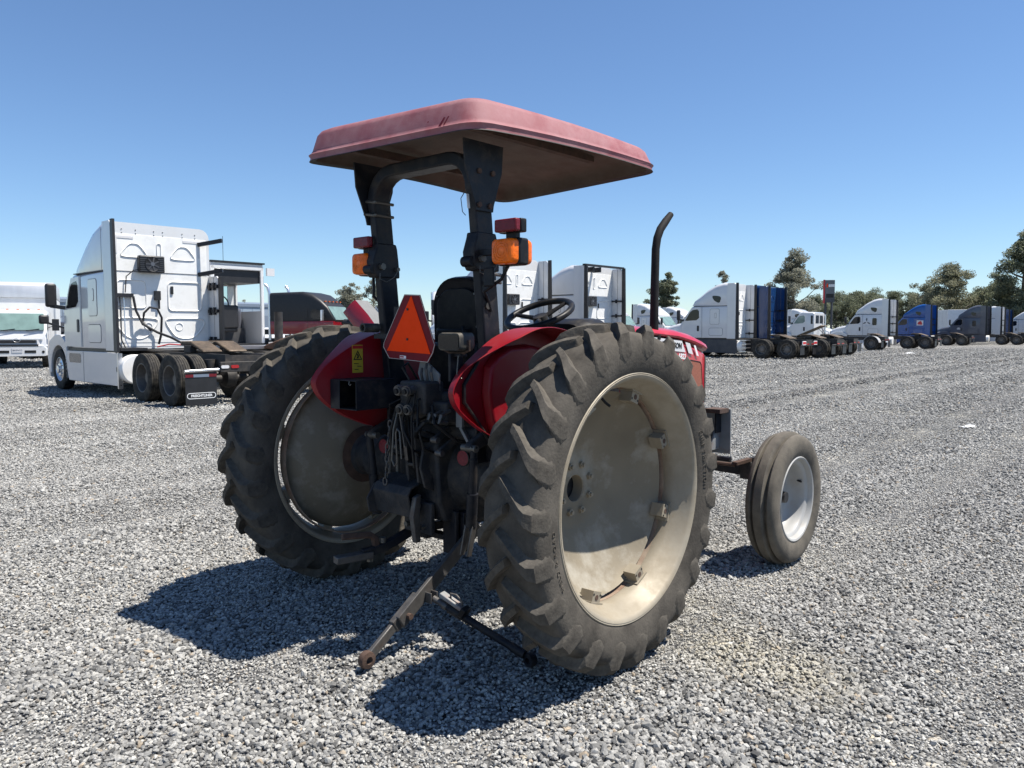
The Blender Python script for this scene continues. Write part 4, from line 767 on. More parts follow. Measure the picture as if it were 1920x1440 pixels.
# --- hood
def hsec(x, hw, z0, z1, cap):
    return [(x, y, z) for y, z in rring(hw, z0, z1, 0.05, 4)]
hood = MB().loft([hsec(1.10, 0.27, 0.90, 1.425, 0), hsec(1.50, 0.27, 0.90, 1.425, 0), hsec(1.85, 0.268, 0.90, 1.40, 0), hsec(2.08, 0.263, 0.90, 1.355, 0), hsec(2.20, 0.255, 0.92, 1.32, 0), hsec(2.235, 0.235, 0.94, 1.30, 0)], True).obj('hood', M_redhood, TR, ang=40)
def capsec(x, hw, zb, zt_):
    P = [(hw, zb), (hw+0.008, zb+0.012), (hw-0.004, zb+0.035), (hw-0.05, zt_-0.012), (hw-0.12, zt_), (0, zt_+0.008)]
    P = P+[(-y, z) for y, z in P[::-1][1:]]
    return [(x, y, z) for y, z in P]
MB().loft([capsec(1.12, 0.272, 1.432, 1.488), capsec(1.50, 0.272, 1.432, 1.490), capsec(1.80, 0.270, 1.412, 1.478), capsec(2.02, 0.266, 1.377, 1.448), capsec(2.15, 0.262, 1.348, 1.412), capsec(2.23, 0.252, 1.326, 1.378), capsec(2.265, 0.225, 1.316, 1.345)], True).obj('hood_cap', M_redhood, hood, ang=50)
for s in (-1, 1):
    ys = s*0.2715
    def deco(poly, m, nm, off=0.0): return MB().prism([(x, z) for x, z in poly], 'xz', ys+s*off, ys+s*(off+0.0015)).obj(nm, m, hood)
    deco([(1.12, 1.418), (1.50, 1.418), (1.845, 1.392), (1.896, 1.315), (1.50, 1.345), (1.12, 1.345)], M_decal, 'name_decal')
    deco([(1.891, 1.384), (1.955, 1.374), (2.0, 1.298), (1.939, 1.308)], M_decal, 'stripe_decal')
    deco([(2.008, 1.362), (2.036, 1.357), (2.082, 1.284), (2.052, 1.289)], M_decalw, 'stripe_decal')
    gv = MB().prism([(1.955, 1.265), (2.10, 1.247), (2.118, 1.225), (2.15, 0.95), (2.015, 0.95)], 'xz', ys-s*0.012, ys+s*0.004).obj('grille_screen', M_mesh, hood, bevel=0.004)
    bead(gv, 'screen_frame', [(2.15, 0.95), (2.118, 1.225), (2.10, 1.247), (1.955, 1.265), (2.015, 0.95)], ys+s*0.004, M_ink, 0.007, 0.003, 'xz', s)
for body, x, z, sz, m in (('FERGUSON', 1.842, 1.356, 0.050, M_ink), ('6822', 1.900, 1.283, 0.050, M_decalw)):
    me = text_mesh(body, sz, m, 0.0008, 0.0014, 1.0, 'RIGHT')
    link('hood_lettering', me, hood, loc=(x, -0.2745, z), rot=(R(90), R(4), 0))
MB().loft([[(x, y, z) for y, z in rring(hw, 0.93, zt_, 0.04, 3)] for x, hw, zt_ in ((2.20, 0.258, 1.31), (2.255, 0.238, 1.30), (2.268, 0.22, 1.29))], True).obj('front_grille', M_lampdust, TR, ang=40)
for y in (-0.15, 0.15): MB().cyl((2.262, y, 1.22), (2.285, y, 1.22), 0.055, n=20).obj('headlamp', M_decal, TR)
# exhaust stack
ex_ = [(1.55, -0.235, 1.38), (1.55, -0.235, 1.70), (1.558, -0.235, 1.98), (1.572, -0.237, 2.05), (1.605, -0.24, 2.11), (1.66, -0.245, 2.165), (1.715, -0.25, 2.215)]
MB().tube(ex_, [0.029, 0.027, 0.026, 0.026, 0.026, 0.025, 0.020], 16, caps=False).obj('exhaust_stack', M_exh, TR, ang=60)
MB().lathe([(0.034, 0), (0.044, 0.005), (0.044, 0.03), (0.034, 0.035)], 18, (1.55, -0.235, 1.40), axis='z').obj('exhaust_collar', M_exh, TR)
# --- front axle, wheels and weight carrier
XF = 1.97
MB().tube([(XF, -0.70, 0.555), (XF, -0.25, 0.575), (XF, 0.25, 0.575), (XF, 0.70, 0.555)], 0.050, 4).obj('front_axle_beam', M_cast, TR, bevel=0.006)
MB().b2((XF-0.12, -0.12, 0.52), (XF+0.12, 0.12, 0.75)).obj('axle_pivot', M_cast, TR, bevel=0.015)
for s in (-1, 1):
    MB().b2((XF-0.045, s*0.66, 0.50), (XF+0.045, s*0.74, 0.62)).obj('axle_knuckle', M_cast, TR, bevel=0.01)
    MB().tube([(XF, s*0.72, 0.64), (XF+0.0, s*0.76, 0.40), (XF, s*0.80, 0.40)], [0.035, 0.035, 0.03], 12).cyl((XF, s*0.78, 0.405), (XF, s*0.90, 0.405), 0.045, 0.03, n=14).obj('spindle', M_cast, TR)
    MB().bar((XF-0.02, s*0.72, 0.63), (XF-0.16, s*0.68, 0.615), 0.04, 0.02).obj('steering_arm', M_rust, TR)
    MB().tube([(XF-0.15, s*0.68, 0.605), (XF-0.15, s*0.10, 0.60)], 0.013, 8).obj('tie_rod', M_rust if s < 0 else M_cast, TR)
    MB().tube([(XF-0.09, s*0.62, 0.625), (XF-0.09, s*0.2, 0.635)], 0.018, 8).obj('steering_cylinder', M_black, TR)
    fy = s*0.945
    prof = [(0.262, 0.075), (0.275, 0.084), (0.31, 0.094), (0.345, 0.097), (0.372, 0.092), (0.388, 0.084), (0.396, 0.074), (0.402, 0.056), (0.398, 0.050), (0.380, 0.046), (0.380, 0.034), (0.408, 0.029), (0.417, 0.023), (0.418, 0.0)]
    prof = prof+[(r_, -w) for r_, w in prof[::-1][1:]]
    ft = MB().lathe(prof, 72).obj('front_tyre', M_ftyre, TR, loc=(XF, fy, 0.410), ang=35)
    rp = [(0.268, -s*-0.080), (0.262, s*0.086), (0.252, s*0.082), (0.245, s*0.068), (0.242, s*0.054), (0.224, s*0.046), (0.218, s*0.036), (0.215, s*0.0), (0.212, s*-0.035), (0.198, s*-0.056), (0.178, s*-0.064), (0.12, s*-0.067), (0.06, s*-0.060), (0.0, s*-0.060)]
    fr = MB().lathe(rp, 60).lathe([(0.268, s*-0.08), (0.25, s*-0.082), (0.235, s*-0.05), (0.215, s*-0.02)], 60).obj('front_rim', M_frim, TR, loc=(XF, fy, 0.410), ang=40)
    MB().cyl((0, s*-0.064, 0), (0, s*0.012, 0), 0.044, 0.034, n=16).obj('hub_cap', M_tblack, fr)
    for k in range(6):
        a = 2*math.pi*k/6; MB().cyl((0.085*math.cos(a), s*-0.066, 0.085*math.sin(a)), (0.085*math.cos(a), s*-0.045, 0.085*math.sin(a)), 0.011, n=6).obj('wheel_nut', M_tblack, fr)
    MB().cyl((0.205, s*0.0, 0.08), (0.19, s*0.03, 0.075), 0.007, n=8).obj('valve_stem', M_tblack, fr)
wc = MB().b2((2.44, -0.345, 0.565), (2.455, 0.345, 0.895)).obj('weight_carrier', M_grey, TR, bevel=0.003)
for s in (-1, 1):
    MB().b2((2.20, s*0.19, 0.60), (2.44, s*0.205, 0.80)).obj('carrier_side', M_grey, wc)
    MB().b2((2.30, s*0.205, 0.87), (2.44, s*0.33, 0.90)).obj('carrier_lip', M_rust, wc)
    MB().prism([(2.30, 0.60), (2.44, 0.60), (2.44, 0.86)], 'xz', s*0.25, s*0.262).obj('carrier_gusset', M_grey, wc)
    MB().b2((2.36, s*0.262, 0.72), (2.44, s*0.272, 0.865)).obj('carrier_rib', M_black, wc)
MB().b2((2.15, -0.19, 0.56), (2.44, 0.19, 0.60)).obj('carrier_floor', M_grey, wc)

# ------------------------------------------------------------------ trucks
def ttyre():
    h = [(0.285, 0.10), (0.30, 0.115), (0.36, 0.128), (0.42, 0.128), (0.465, 0.120), (0.488, 0.112), (0.496, 0.102), (0.497, 0.075), (0.487, 0.073), (0.487, 0.067), (0.498, 0.065), (0.500, 0.028), (0.490, 0.026), (0.490, 0.020), (0.500, 0.018), (0.500, 0.0)]
    return MB().lathe(h+[(r_, -w) for r_, w in h[::-1][1:]], 48).mesh('tyre', M_trub, 30)
TT = ttyre()
def deep_rim(m): # outward = +y
    p = [(0.290, 0.105), (0.298, 0.112), (0.290, 0.114), (0.278, 0.106), (0.272, 0.06), (0.262, 0.02), (0.258, -0.04), (0.245, -0.075), (0.17, -0.085), (0.15, -0.085), (0.15, -0.03), (0.11, -0.02), (0.105, 0.0), (0.0, 0.0)]
    mb = MB().lathe(p, 40)
    return mb.mesh('rim', m, 35)
def steer_rim(m):
    p = [(0.290, 0.105), (0.298, 0.112), (0.290, 0.114), (0.278, 0.100), (0.268, 0.075), (0.255, 0.07), (0.20, 0.085), (0.17, 0.10), (0.15, 0.105), (0.15, 0.115), (0.09, 0.12), (0.085, 0.16), (0.05, 0.165), (0.0, 0.165)]
    mb = MB().lathe(p, 40)
    for k in range(10):
        a = 2*math.pi*k/10; mb.cyl((0.165*math.cos(a), 0.10, 0.165*math.sin(a)), (0.165*math.cos(a), 0.135, 0.165*math.sin(a)), 0.016, n=6)
    return mb.mesh('rim', m, 35)
def hole_ring():
    mb = MB()
    for k in range(10):
        a = 2*math.pi*(k+0.5)/10; mb.cyl((0.222*math.cos(a), -0.078, 0.222*math.sin(a)), (0.222*math.cos(a), -0.074, 0.222*math.sin(a)), 0.026, n=10)
    return mb.mesh('hand_holes', M_ink)
RIMS = {('d', m.name): deep_rim(m) for m in (M_alu, M_dwheel, M_wht)}
RIMS.update({('s', m.name): steer_rim(m) for m in (M_alu, M_dwheel)})
HOLES = hole_ring()
def wheel(parent, x, y, s, kind='d', m=None, rim=True):
    o = link('tyre', TT, parent, loc=(x, y, 0.498))
    if rim:
        r_ = link('rim', RIMS[(kind, (m or M_dwheel).name)], o, rot=None if s > 0 else (0, 0, math.pi))
        if kind == 'd':
            h = link('hand_holes', HOLES, r_); h['kind'] = 'stuff'
    return o
def plate(parent, nm, poly, s, y, m, th=0.006, bevel=0.0, label=None):
    return MB().prism(poly, 'xz', s*y, s*(y+th)).obj(nm, m, parent, bevel=bevel, label=label)
def rear_panel(T, xb, m, lvl):
    trap = lambda c, f: [(c-0.36*f, 3.08), (c+0.36*f, 3.08), (c+0.33*f, 3.2), (c+0.12*f, 3.42), (c-0.12*f, 3.42), (c-0.33*f, 3.2)]
    for c in (0.55, -0.55): bead(T, 'rear_panel_rib', smooth_poly(trap(c, 0.85)), xb, m, 0.035, 0.02)
    bead(T, 'rear_panel_rib', rpoly(-0.06, 3.02, 0.06, 3.45, 0.05), xb, m, 0.03, 0.02)
    bead(T, 'rear_panel_rib', rpoly(-0.98, 1.90, -0.16, 2.60, 0.12), xb, m, 0.04, 0.022)
    if lvl > 0:
        bead(T, 'rear_panel_rib', rpoly(0.30, 1.95, 0.95, 2.60, 0.1), xb, m, 0.035, 0.02)
        bead(T, 'rear_panel_rib', smooth_poly([(-1.0, 1.72), (-0.14, 1.72), (-0.14, 1.62), (-0.36, 1.30), (-0.76, 1.30), (-1.0, 1.58)]), xb, m, 0.05, 0.024)
        bead(T, 'rear_panel_rib', smooth_poly([(0.1, 1.72), (0.95, 1.72), (0.95, 1.58), (0.72, 1.30), (0.36, 1.30), (0.1, 1.62)]), xb, m, 0.05, 0.024)
        for c in (0.28, -0.42): MB().lathe([(0.07, -0.002), (0.085, -0.014), (0.10, -0.002)], 20, (xb, c, 1.55), axis='x').obj('vent_ring', M_whtm, T)
        MB().b2((xb-0.03, -0.30, 2.30), (xb-0.001, -0.24, 2.48)).obj('latch', M_tblack, T, bevel=0.006)
        MB().b2((xb-0.008, -1.1, 1.19), (xb-0.001, 1.1, 1.27)).obj('sill_flange', M_whtm, T)
def smooth_poly(P, it=2):
    for _ in range(it):
        Q = []
        for a, b in zip(P, P[1:]+P[:1]): Q += [(0.8*a[0]+0.2*b[0], 0.8*a[1]+0.2*b[1]), (0.2*a[0]+0.8*b[0], 0.2*a[1]+0.8*b[1])]
        P = Q
    return P
def condenser(T, x, y, z, k=1.0):
    c = MB().b2((x-0.16, y-0.28*k, z-0.19*k), (x, y+0.28*k, z+0.19*k)).obj('condenser_box', M_tblack, T, bevel=0.03, seg=2)
    for j in range(8): MB().b2((x-0.168, y-0.27*k, z-0.165*k+0.045*k*j), (x-0.16, y+0.27*k, z-0.150*k+0.045*k*j)).obj('fin', M_tfloor, c)
    MB().lathe([(0.02, -0.012), (0.15*k, -0.012), (0.165*k, -0.02), (0.17*k, 0.0)], 28, (x-0.16, y, z), axis='x').obj('fan_shroud', M_tblack, c)
    for j in range(7):
        a = 2*math.pi*j/7; MB().bar((x-0.178, y, z), (x-0.178, y+0.15*k*math.cos(a), z+0.15*k*math.sin(a)), 0.004, 0.03*k, (0, math.sin(a), -math.cos(a))).obj('fan_blade', M_tfloor, c)
    MB().cyl((x-0.185, y, z), (x-0.16, y, z), 0.045*k, n=16).obj('fan_hub', M_gry, c)
def truck(label, loc, ang, paint=None, kind='sleeper', skirt=None, axles=(1.12, -0.2), lvl=1, ext=True, group=None, rimm=None, zt=3.88, roofwin=True, rearm=None, extr=True, xr=-0.95, cond=True, name='semi_truck', fenders=False, glass=None, extm=None, bunkwin=False, tall_ext=True):
    paint = paint or M_wht; skirt = skirt or paint; rearm = rearm or paint; rimm = rimm or M_dwheel; glass = glass or M_glass; extm = extm or paint
    T = thing(name, label, 'truck', (loc[0], loc[1], 0), R(ang), group)
    xb = {'sleeper': 3.0, 'day': 3.95}[kind]; W_ = 1.20
    # chassis
    MB().b2((xr, 0.34, 0.74), (6.9, 0.43, 1.0)).obj('frame_rail', M_chassis, T); MB().b2((xr, -0.43, 0.74), (6.9, -0.34, 1.0)).obj('frame_rail', M_chassis, T)
    for x in (xr+0.04, 0.45, 2.2): MB().b2((x-0.04, -0.34, 0.78), (x+0.04, 0.34, 0.98)).obj('cross_member', M_chassis, T)
    for xa in axles:
        MB().cyl((xa, -1.0, 0.5), (xa, 1.0, 0.5), 0.07, n=12).lathe([(0.07, -0.16), (0.2, -0.1), (0.22, 0), (0.2, 0.1), (0.07, 0.16)], 16, (xa, 0, 0.52)).obj('drive_axle', M_chassis, T)
        for s in (-1, 1):
            wheel(T, xa, s*1.085, s, 'd', rimm); wheel(T, xa, s*0.765, s, rim=False)
            MB().b2((xa-0.35, s*0.43, 0.55), (xa+0.35, s*0.55, 0.62)).cyl((xa-0.3, s*0.52, 0.6), (xa-0.3, s*0.52, 0.9), 0.11, n=12).obj('air_spring', M_chassis, T)
            if fenders:
                pr = arc(0, 0, 0.57, 15, 172, 10); ring_ = [(xa+x, 0.498+z) for x, z in pr]; in_ = [(xa+x*0.97, 0.498+z*0.97) for x, z in pr[::-1]]
                plate(T, 'wheel_fender', ring_+in_, s, 0.62, M_wht, 0.6)
    # fifth wheel
    fx = sum(axles)/len(axles)+0.05
    fw = MB().prism([(fx+0.45, 1.19), (fx+0.42, 1.24), (fx-0.05, 1.24), (fx-0.62, 1.06), (fx-0.62, 1.02), (fx-0.05, 1.16)], 'xz', 0.07, 0.47).obj('fifth_wheel_jaw', M_fifth, T, bevel=0.02)
    MB().prism([(fx+0.45, 1.19), (fx+0.42, 1.24), (fx-0.05, 1.24), (fx-0.62, 1.06), (fx-0.62, 1.02), (fx-0.05, 1.16)], 'xz', -0.47, -0.07).obj('fifth_wheel_jaw', M_fifth, T, bevel=0.02)
    MB().b2((fx+0.05, -0.45, 1.15), (fx+0.46, 0.45, 1.22)).b2((fx-0.1, -0.5, 1.0), (fx+0.2, -0.36, 1.16)).b2((fx-0.1, 0.36, 1.0), (fx+0.2, 0.5, 1.16)).obj('fifth_wheel_base', M_chassis, T, bevel=0.015)
    MB().b2((1.9, -0.55, 1.0), (xb-0.1, 0.55, 1.03)).obj('deck_plate', M_chassis, T)
    # rear end: lamps, mudflaps
    MB().b2((xr-0.04, -0.55, 0.66), (xr+0.02, 0.55, 0.86)).obj('tail_beam', M_chassis, T, bevel=0.01)
    for s in (-1, 1):
        MB().cyl((xr+0.01, s*0.50, 0.72), (xr+0.01, s*1.22, 0.70), 0.03, n=12).obj('flap_hanger', M_alu if lvl > 1 else M_chassis, T)
        mf = MB().b2((xr+0.03, s*0.60, 0.06 if lvl > 1 else 0.22), (xr+0.045, s*1.20, 0.67)).obj('mudflap', M_tblack, T)
        if lvl > 1:
            MB().b2((xr+0.026, s*0.60, 0.585), (xr+0.03, s*0.75, 0.64)).obj('reflector_tape', M_reflred, mf); MB().b2((xr+0.026, s*0.75, 0.585), (xr+0.03, s*1.05, 0.64)).obj('reflector_tape', M_decal, mf); MB().b2((xr+0.026, s*1.05, 0.585), (xr+0.03, s*1.20, 0.64)).obj('reflector_tape', M_reflred, mf)
            tm = text_mesh('FREIGHTLINER', 0.066, M_decalw, 0.001, 0.0015, 0.95); link('flap_lettering', tm, mf, loc=(xr+0.028, s*0.90, 0.235), rot=(R(90), 0, R(-90)))
            ov = [(s*0.90+0.255*math.cos(a)*abs(math.cos(a))**-0.35 if abs(math.cos(a)) > 1e-3 else s*0.90, 0.235+0.058*math.sin(a)) for a in [2*math.pi*k/36 for k in range(36)]]
            bead(mf, 'flap_emblem', rpoly(s*0.90-0.28, 0.178, s*0.90+0.28, 0.292, 0.055, 5), xr+0.029, M_decalw, 0.012, 0.002)
        for y, m_ in ((0.26, M_tail), (0.46, M_decal if lvl > 1 else M_tail)):
            MB().loft([[(x, s*y+p, 0.765+q) for p, q in rpoly(-0.08, -0.03, 0.08, 0.03, 0.028)] for x in (xr-0.04, xr-0.052)], True).obj('tail_lamp', m_, T)
    # cab lower shell
    hw = W_
    st = [(xb, hw, 1.05, 2.77, 0.08), (5.0, hw, 1.05, 2.77, 0.10), (5.12, hw-0.01, 1.05, 2.72, 0.16), (5.45, hw-0.05, 1.05, 2.32, 0.22), (5.80, hw-0.12, 1.10, 1.90, 0.2)]
    if kind == 'day': st = [(xb, hw-0.03, 1.05, 2.80, 0.16), (xb+0.12, hw, 1.05, 2.87, 0.14), (4.9, hw, 1.05, 2.88, 0.14), (5.10, hw-0.01, 1.05, 2.74, 0.16), (5.45, hw-0.05, 1.05, 2.32, 0.22), (5.80, hw-0.12, 1.10, 1.90, 0.2)]
    cabm = paint
    MB().loft([[(x, y, z) for y, z in rring(w, z0, z1, rd)] for x, w, z0, z1, rd in st], True).obj('cab', cabm, T, ang=50)
    # windscreen (between the pillars) and visor line
    MB().add([(5.14, 1.0, 2.685), (5.14, -1.0, 2.685), (5.79, -0.94, 1.92), (5.79, 0.94, 1.92), (5.17, 1.0, 2.70), (5.17, -1.0, 2.70), (5.83, -0.94, 1.935), (5.83, 0.94, 1.935)], [(0, 1, 2, 3), (4, 7, 6, 5), (0, 4, 5, 1), (3, 2, 6, 7), (0, 3, 7, 4), (1, 5, 6, 2)]).obj('windscreen', glass if glass is not M_glass else M_glassg, T)
    # hood with sloping nose, grille, lamps, bumper
    hd = [(5.70, 1.02, 1.02, 1.88, 0.24), (6.1, 0.98, 1.02, 1.83, 0.26), (6.6, 0.92, 0.98, 1.72, 0.28), (7.0, 0.84, 0.90, 1.56, 0.3), (7.15, 0.74, 0.85, 1.42, 0.26)]
    MB().loft([[(x, y, z) for y, z in rring(w, z0, z1, rd)] for x, w, z0, z1, rd in hd], True).obj('hood', paint, T, ang=50)
    gr = MB().add([(7.10, y, z) for y, z in ((-0.52, 0.85), (0.52, 0.85), (0.60, 1.40), (-0.60, 1.40))]+[(7.19, y, z) for y, z in ((-0.5, 0.85), (0.5, 0.85), (0.57, 1.36), (-0.57, 1.36))], [(0, 1, 2, 3), (7, 6, 5, 4), (0, 4, 5, 1), (1, 5, 6, 2), (2, 6, 7, 3), (3, 7, 4, 0)]).obj('grille', M_tblack, T)
    for k in range(6): MB().b2((7.185, -0.5, 0.90+0.075*k), (7.20, 0.5, 0.915+0.075*k)).obj('grille_bar', M_alu, gr)
    MB().loft([[(x, y*k, z) for y, z in rring(1.18, 0.28, 0.78, 0.1)] for x, k in ((6.95, 1.0), (7.15, 0.98), (7.30, 0.85))], True).obj('bumper', paint if lvl > 0 else M_tfloor, T, ang=50)
    for s in (-1, 1):
        plate(T, 'headlamp', [(6.78, 1.02), (7.06, 0.95), (7.04, 1.22), (6.70, 1.32)], s, 0.80, M_decal, 0.16, bevel=0.03)
        af = arc(6.28, 0.50, 0.60, 200, -10, 16); fen = [(5.72, 0.30)]+[(x, z) for x, z in af if z > 0.32]+[(7.0, 0.40), (7.12, 0.80), (6.95, 1.20), (6.5, 1.36), (6.1, 1.36), (5.66, 1.15)]
        plate(T, 'front_fender', fen, s, 0.86, paint, 0.32, bevel=0.03)
        wheel(T, 6.28, s*1.05, s, 's', M_alu if lvl > 1 else rimm)
        # door with window, handle, mirror
        dz0 = 1.08; W2 = hw+0.001
        d = plate(T, 'door', [(4.52, dz0), (5.62, dz0), (5.66, 1.55), (5.62, 1.92), (5.20, 2.52), (5.08, 2.69), (4.55, 2.70)], s, W2-0.004, paint, 0.014)
        plate(d, 'door_window', smooth_poly([(4.62, 2.02), (5.48, 1.98), (5.42, 2.06), (5.10, 2.56), (4.64, 2.62)], 1), s, W2+0.008, glass, 0.008)
        plate(d, 'door_handle', rpoly(4.62, 1.42, 4.74, 1.72, 0.03), s, W2+0.010, M_tblack, 0.015)
        MB().bar((5.55, s*1.20, 2.0), (5.75, s*1.46, 2.05), 0.06, 0.09).bar((5.72, s*1.43, 2.05), (5.72, s*1.46, 2.35), 0.05, 0.05).obj('mirror_arm', M_tblack, T)
        MB().b2((5.66, s*1.34, 2.02), (5.80, s*1.58, 2.58)).obj('mirror', M_tblack, T, bevel=0.05, seg=3)
        if lvl > 1:
            MB().bar((6.3, s*0.95, 1.5), (6.52, s*1.42, 1.68), 0.05, 0.05).obj('hood_mirror_arm', M_tblack, T); MB().b2((6.45, s*1.30, 1.62), (6.56, s*1.52, 1.84)).obj('hood_mirror', M_tblack, T, bevel=0.04)
        if kind == 'sleeper':
            plate(T, 'sleeper_seam', [(4.44, 1.08), (4.46, 1.08), (4.48, 2.74), (4.46, 2.74)], s, W2-0.002, M_seam, 0.004)
            sd_ = plate(T, 'locker_door', rpoly(3.25, 1.18, 4.05, 1.60, 0.09), s, W2-0.003, M_seam, 0.005); plate(sd_, 'locker_panel', rpoly(3.265, 1.195, 4.035, 1.585, 0.08), s, W2+0.002, paint, 0.006)
            if bunkwin:
                plate(T, 'bunk_window', rpoly(3.38, 1.88, 3.72, 2.46, 0.09), s, W2-0.003, M_glass, 0.012)
            else:
                sp = plate(T, 'side_panel', rpoly(3.45, 1.78, 4.0, 2.62, 0.07), s, W2-0.003, M_seam, 0.005); plate(sp, 'side_panel_face', rpoly(3.463, 1.793, 3.987, 2.607, 0.065), s, W2+0.002, paint, 0.006)
                plate(sp, 'side_vent', rpoly(3.62, 2.12, 3.72, 2.40, 0.04), s, W2+0.008, M_seam, 0.005); plate(sp, 'side_vent_face', rpoly(3.632, 2.132, 3.708, 2.388, 0.035), s, W2+0.013, paint, 0.004)
            if roofwin:
                plate(T, 'roof_window', smooth_poly([(3.35, 3.28), (3.92, 3.34), (3.78, 3.05), (3.45, 2.90)], 2), s, 1.165, M_glass, 0.03)
            plate(T, 'side_skirt', [(2.42, 0.26), (5.55, 0.26), (5.68, 0.55), (5.66, 0.98), (2.46, 0.98)], s, 1.13, skirt, 0.05, bevel=0.012)
            plate(T, 'skirt_joint', [(4.50, 0.28), (4.515, 0.28), (4.515, 0.97), (4.50, 0.97)], s, 1.18, M_seam, 0.003)
            plate(T, 'step_recess', rpoly(4.68, 0.70, 5.48, 0.92, 0.06), s, 1.178, M_tblack if skirt is not paint or lvl < 2 else M_gry, 0.006)
            plate(T, 'cab_floor_gap', [(2.5, 0.985), (5.64, 0.985), (5.64, 1.05), (2.5, 1.05)], s, 1.10, M_tblack, 0.04)
            if ext:
                if s > 0 or extr:
                    ztop = zt-0.06 if tall_ext else 2.78
                    e = MB().prism([(xb+0.02, 1.02), (2.50, 1.02), (2.50, ztop-0.12), (2.62, ztop), (xb+0.02, ztop)], 'xz', s*1.165, s*1.20).obj('side_extender', extm, T, bevel=0.006)
                    MB().prism([(2.34, 0.99), (2.53, 0.99), (2.53, ztop+0.01), (2.40, ztop+0.01)], 'xz', s*1.155, s*1.21).obj('extender_edge', M_tblack, e)
                    for zz_ in (1.30, 2.02, 2.58): MB().b2((2.52, s*1.12, zz_-0.03), (2.98, s*1.16, zz_+0.03)).b2((2.74, s*1.10, zz_-0.07), (2.80, s*1.16, zz_+0.07)).obj('extender_hinge', M_tblack, e)
                    MB().b2((2.735, s*1.162, 1.03), (2.75, s*1.1645, ztop-0.02)).obj('extender_joint', M_seam, e)
        else:
            MB().cyl((4.05, s*0.80, 0.58), (5.5, s*0.80, 0.58), 0.33, n=28).obj('fuel_tank', M_alu, T)
            plate(T, 'step', [(4.4, 0.30), (5.2, 0.30), (5.2, 0.36), (4.4, 0.36)], s, 1.02, M_alu, 0.16)
            plate(T, 'corner_window', rpoly(4.03, 1.95, 4.18, 2.6, 0.04), s, W2-0.01, M_tblack, 0.02)
    if kind == 'sleeper':
        rf = [(xb, 1.19, 2.785, zt-0.03, 0.22), (xb+0.25, 1.19, 2.785, zt, 0.26), (3.7, 1.185, 2.785, zt-0.10, 0.30), (4.2, 1.17, 2.785, zt-0.36, 0.30), (4.6, 1.15, 2.785, zt-0.66, 0.28), (4.95, 1.12, 2.785, zt-0.96, 0.10), (5.08, 1.08, 2.785, 2.81, 0.012)]
        MB().loft([[(x, y, z) for y, z in rring(w, z0, max(z1, z0+0.02), min(rd, (max(z1, z0+0.02)-z0)*0.49), rb=0.005)] for x, w, z0, z1, rd in rf], True).obj('roof_fairing', paint, T, ang=50)
        MB().b2((xb+0.01, -1.195, 2.768), (4.95, 1.195, 2.788)).obj('roof_seam', M_seam, T)
        MB().b2((xb-0.006, -1.12, 1.10), (xb+0.01, 1.12, 3.6)).obj('rear_wall', M_whtm if paint is M_wht else paint, T, bevel=0.004)
        if lvl > 0: rear_panel(T, xb-0.006, M_whtm if paint is M_wht else paint, lvl-0)
        if cond: condenser(T, xb-0.02, 0.22 if lvl > 1 else 0.30, 2.95 if lvl > 1 else 2.55, 1.0)
        tk = MB().cyl((2.20, 0.86, 0.62), (2.95, 0.86, 0.62), 0.32, n=28).obj('fuel_tank', M_whtm, T, bevel=0.02)
        MB().cyl((2.45, 0.86, 0.62), (2.50, 0.86, 0.62), 0.326, n=28).obj('tank_strap', M_chassis, tk)
    else:
        for y in (0.45, -0.45): MB().b2((xb-0.012, y-0.36, 2.0), (xb+0.01, y+0.36, 2.62)).obj('rear_window', M_glass, T, bevel=0.02)
        for k in range(3): MB().b2((4.95, -0.5+0.5*k-0.04, 2.87), (5.03, -0.5+0.5*k+0.04, 2.91)).obj('roof_marker', M_amber, T)
        MB().cyl((xb-0.14, -0.9, 0.95), (xb-0.14, -0.9, 2.7), 0.075, n=14).obj('exhaust_stack', M_alu, T)
        MB().tube([(xb-0.02, 0.2, 1.6), (xb-0.35, 0.25, 1.3), (xb-0.5, 0.1, 1.15), (xb-0.3, 0.0, 1.5), (xb-0.02, 0.0, 1.8)], 0.02, 8).obj('air_hose', M_tblack, T)
    return T

# near white truck, fully dressed
NT = truck('white sleeper semi truck parked left with its lettered mudflap towards us', (-5.90, 15.98), 136.6, M_wht, lvl=2, rimm=M_dwheel, roofwin=False, tall_ext=True, extr=False, cond=True)
def ntp(nm, mb, m, **k): return mb.obj(nm, m, NT, **k)
# far extender is in two pieces, its top part torn off
e = MB().prism([(3.02, 1.02), (2.50, 1.02), (2.50, 2.66), (2.60, 2.74), (3.02, 2.74)], 'xz', -1.20, -1.165).obj('side_extender', M_wht, NT, bevel=0.006)
MB().b2((2.735, -1.1645, 1.03), (2.75, -1.162, 2.72)).obj('extender_joint', M_seam, e)
MB().b2((2.34, -1.21, 0.99), (2.505, -1.155, 2.70)).obj('extender_edge', M_tblack, e)
for zz_ in (1.22, 1.92, 2.50): MB().b2((2.52, -1.16, zz_-0.04), (2.98, -1.12, zz_+0.04)).b2((2.64, -1.16, zz_-0.09), (2.69, -1.10, zz_+0.09)).b2((2.85, -1.16, zz_-0.09), (2.90, -1.10, zz_+0.09)).obj('extender_hinge', M_tblack, e)
for zz_ in (3.50, 2.80): MB().bar((2.99, -0.92, zz_-0.02), (2.55, -1.30, zz_+0.08), 0.07, 0.09).obj('bare_hinge_arm', M_tblack, NT)
MB().bar((2.99, 1.0, 3.28), (2.62, 1.15, 3.36), 0.06, 0.10).obj('extender_bracket', M_tblack, NT); MB().bar((2.99, 1.0, 2.84), (2.62, 1.15, 2.88), 0.06, 0.10).obj('extender_bracket', M_tblack, NT)
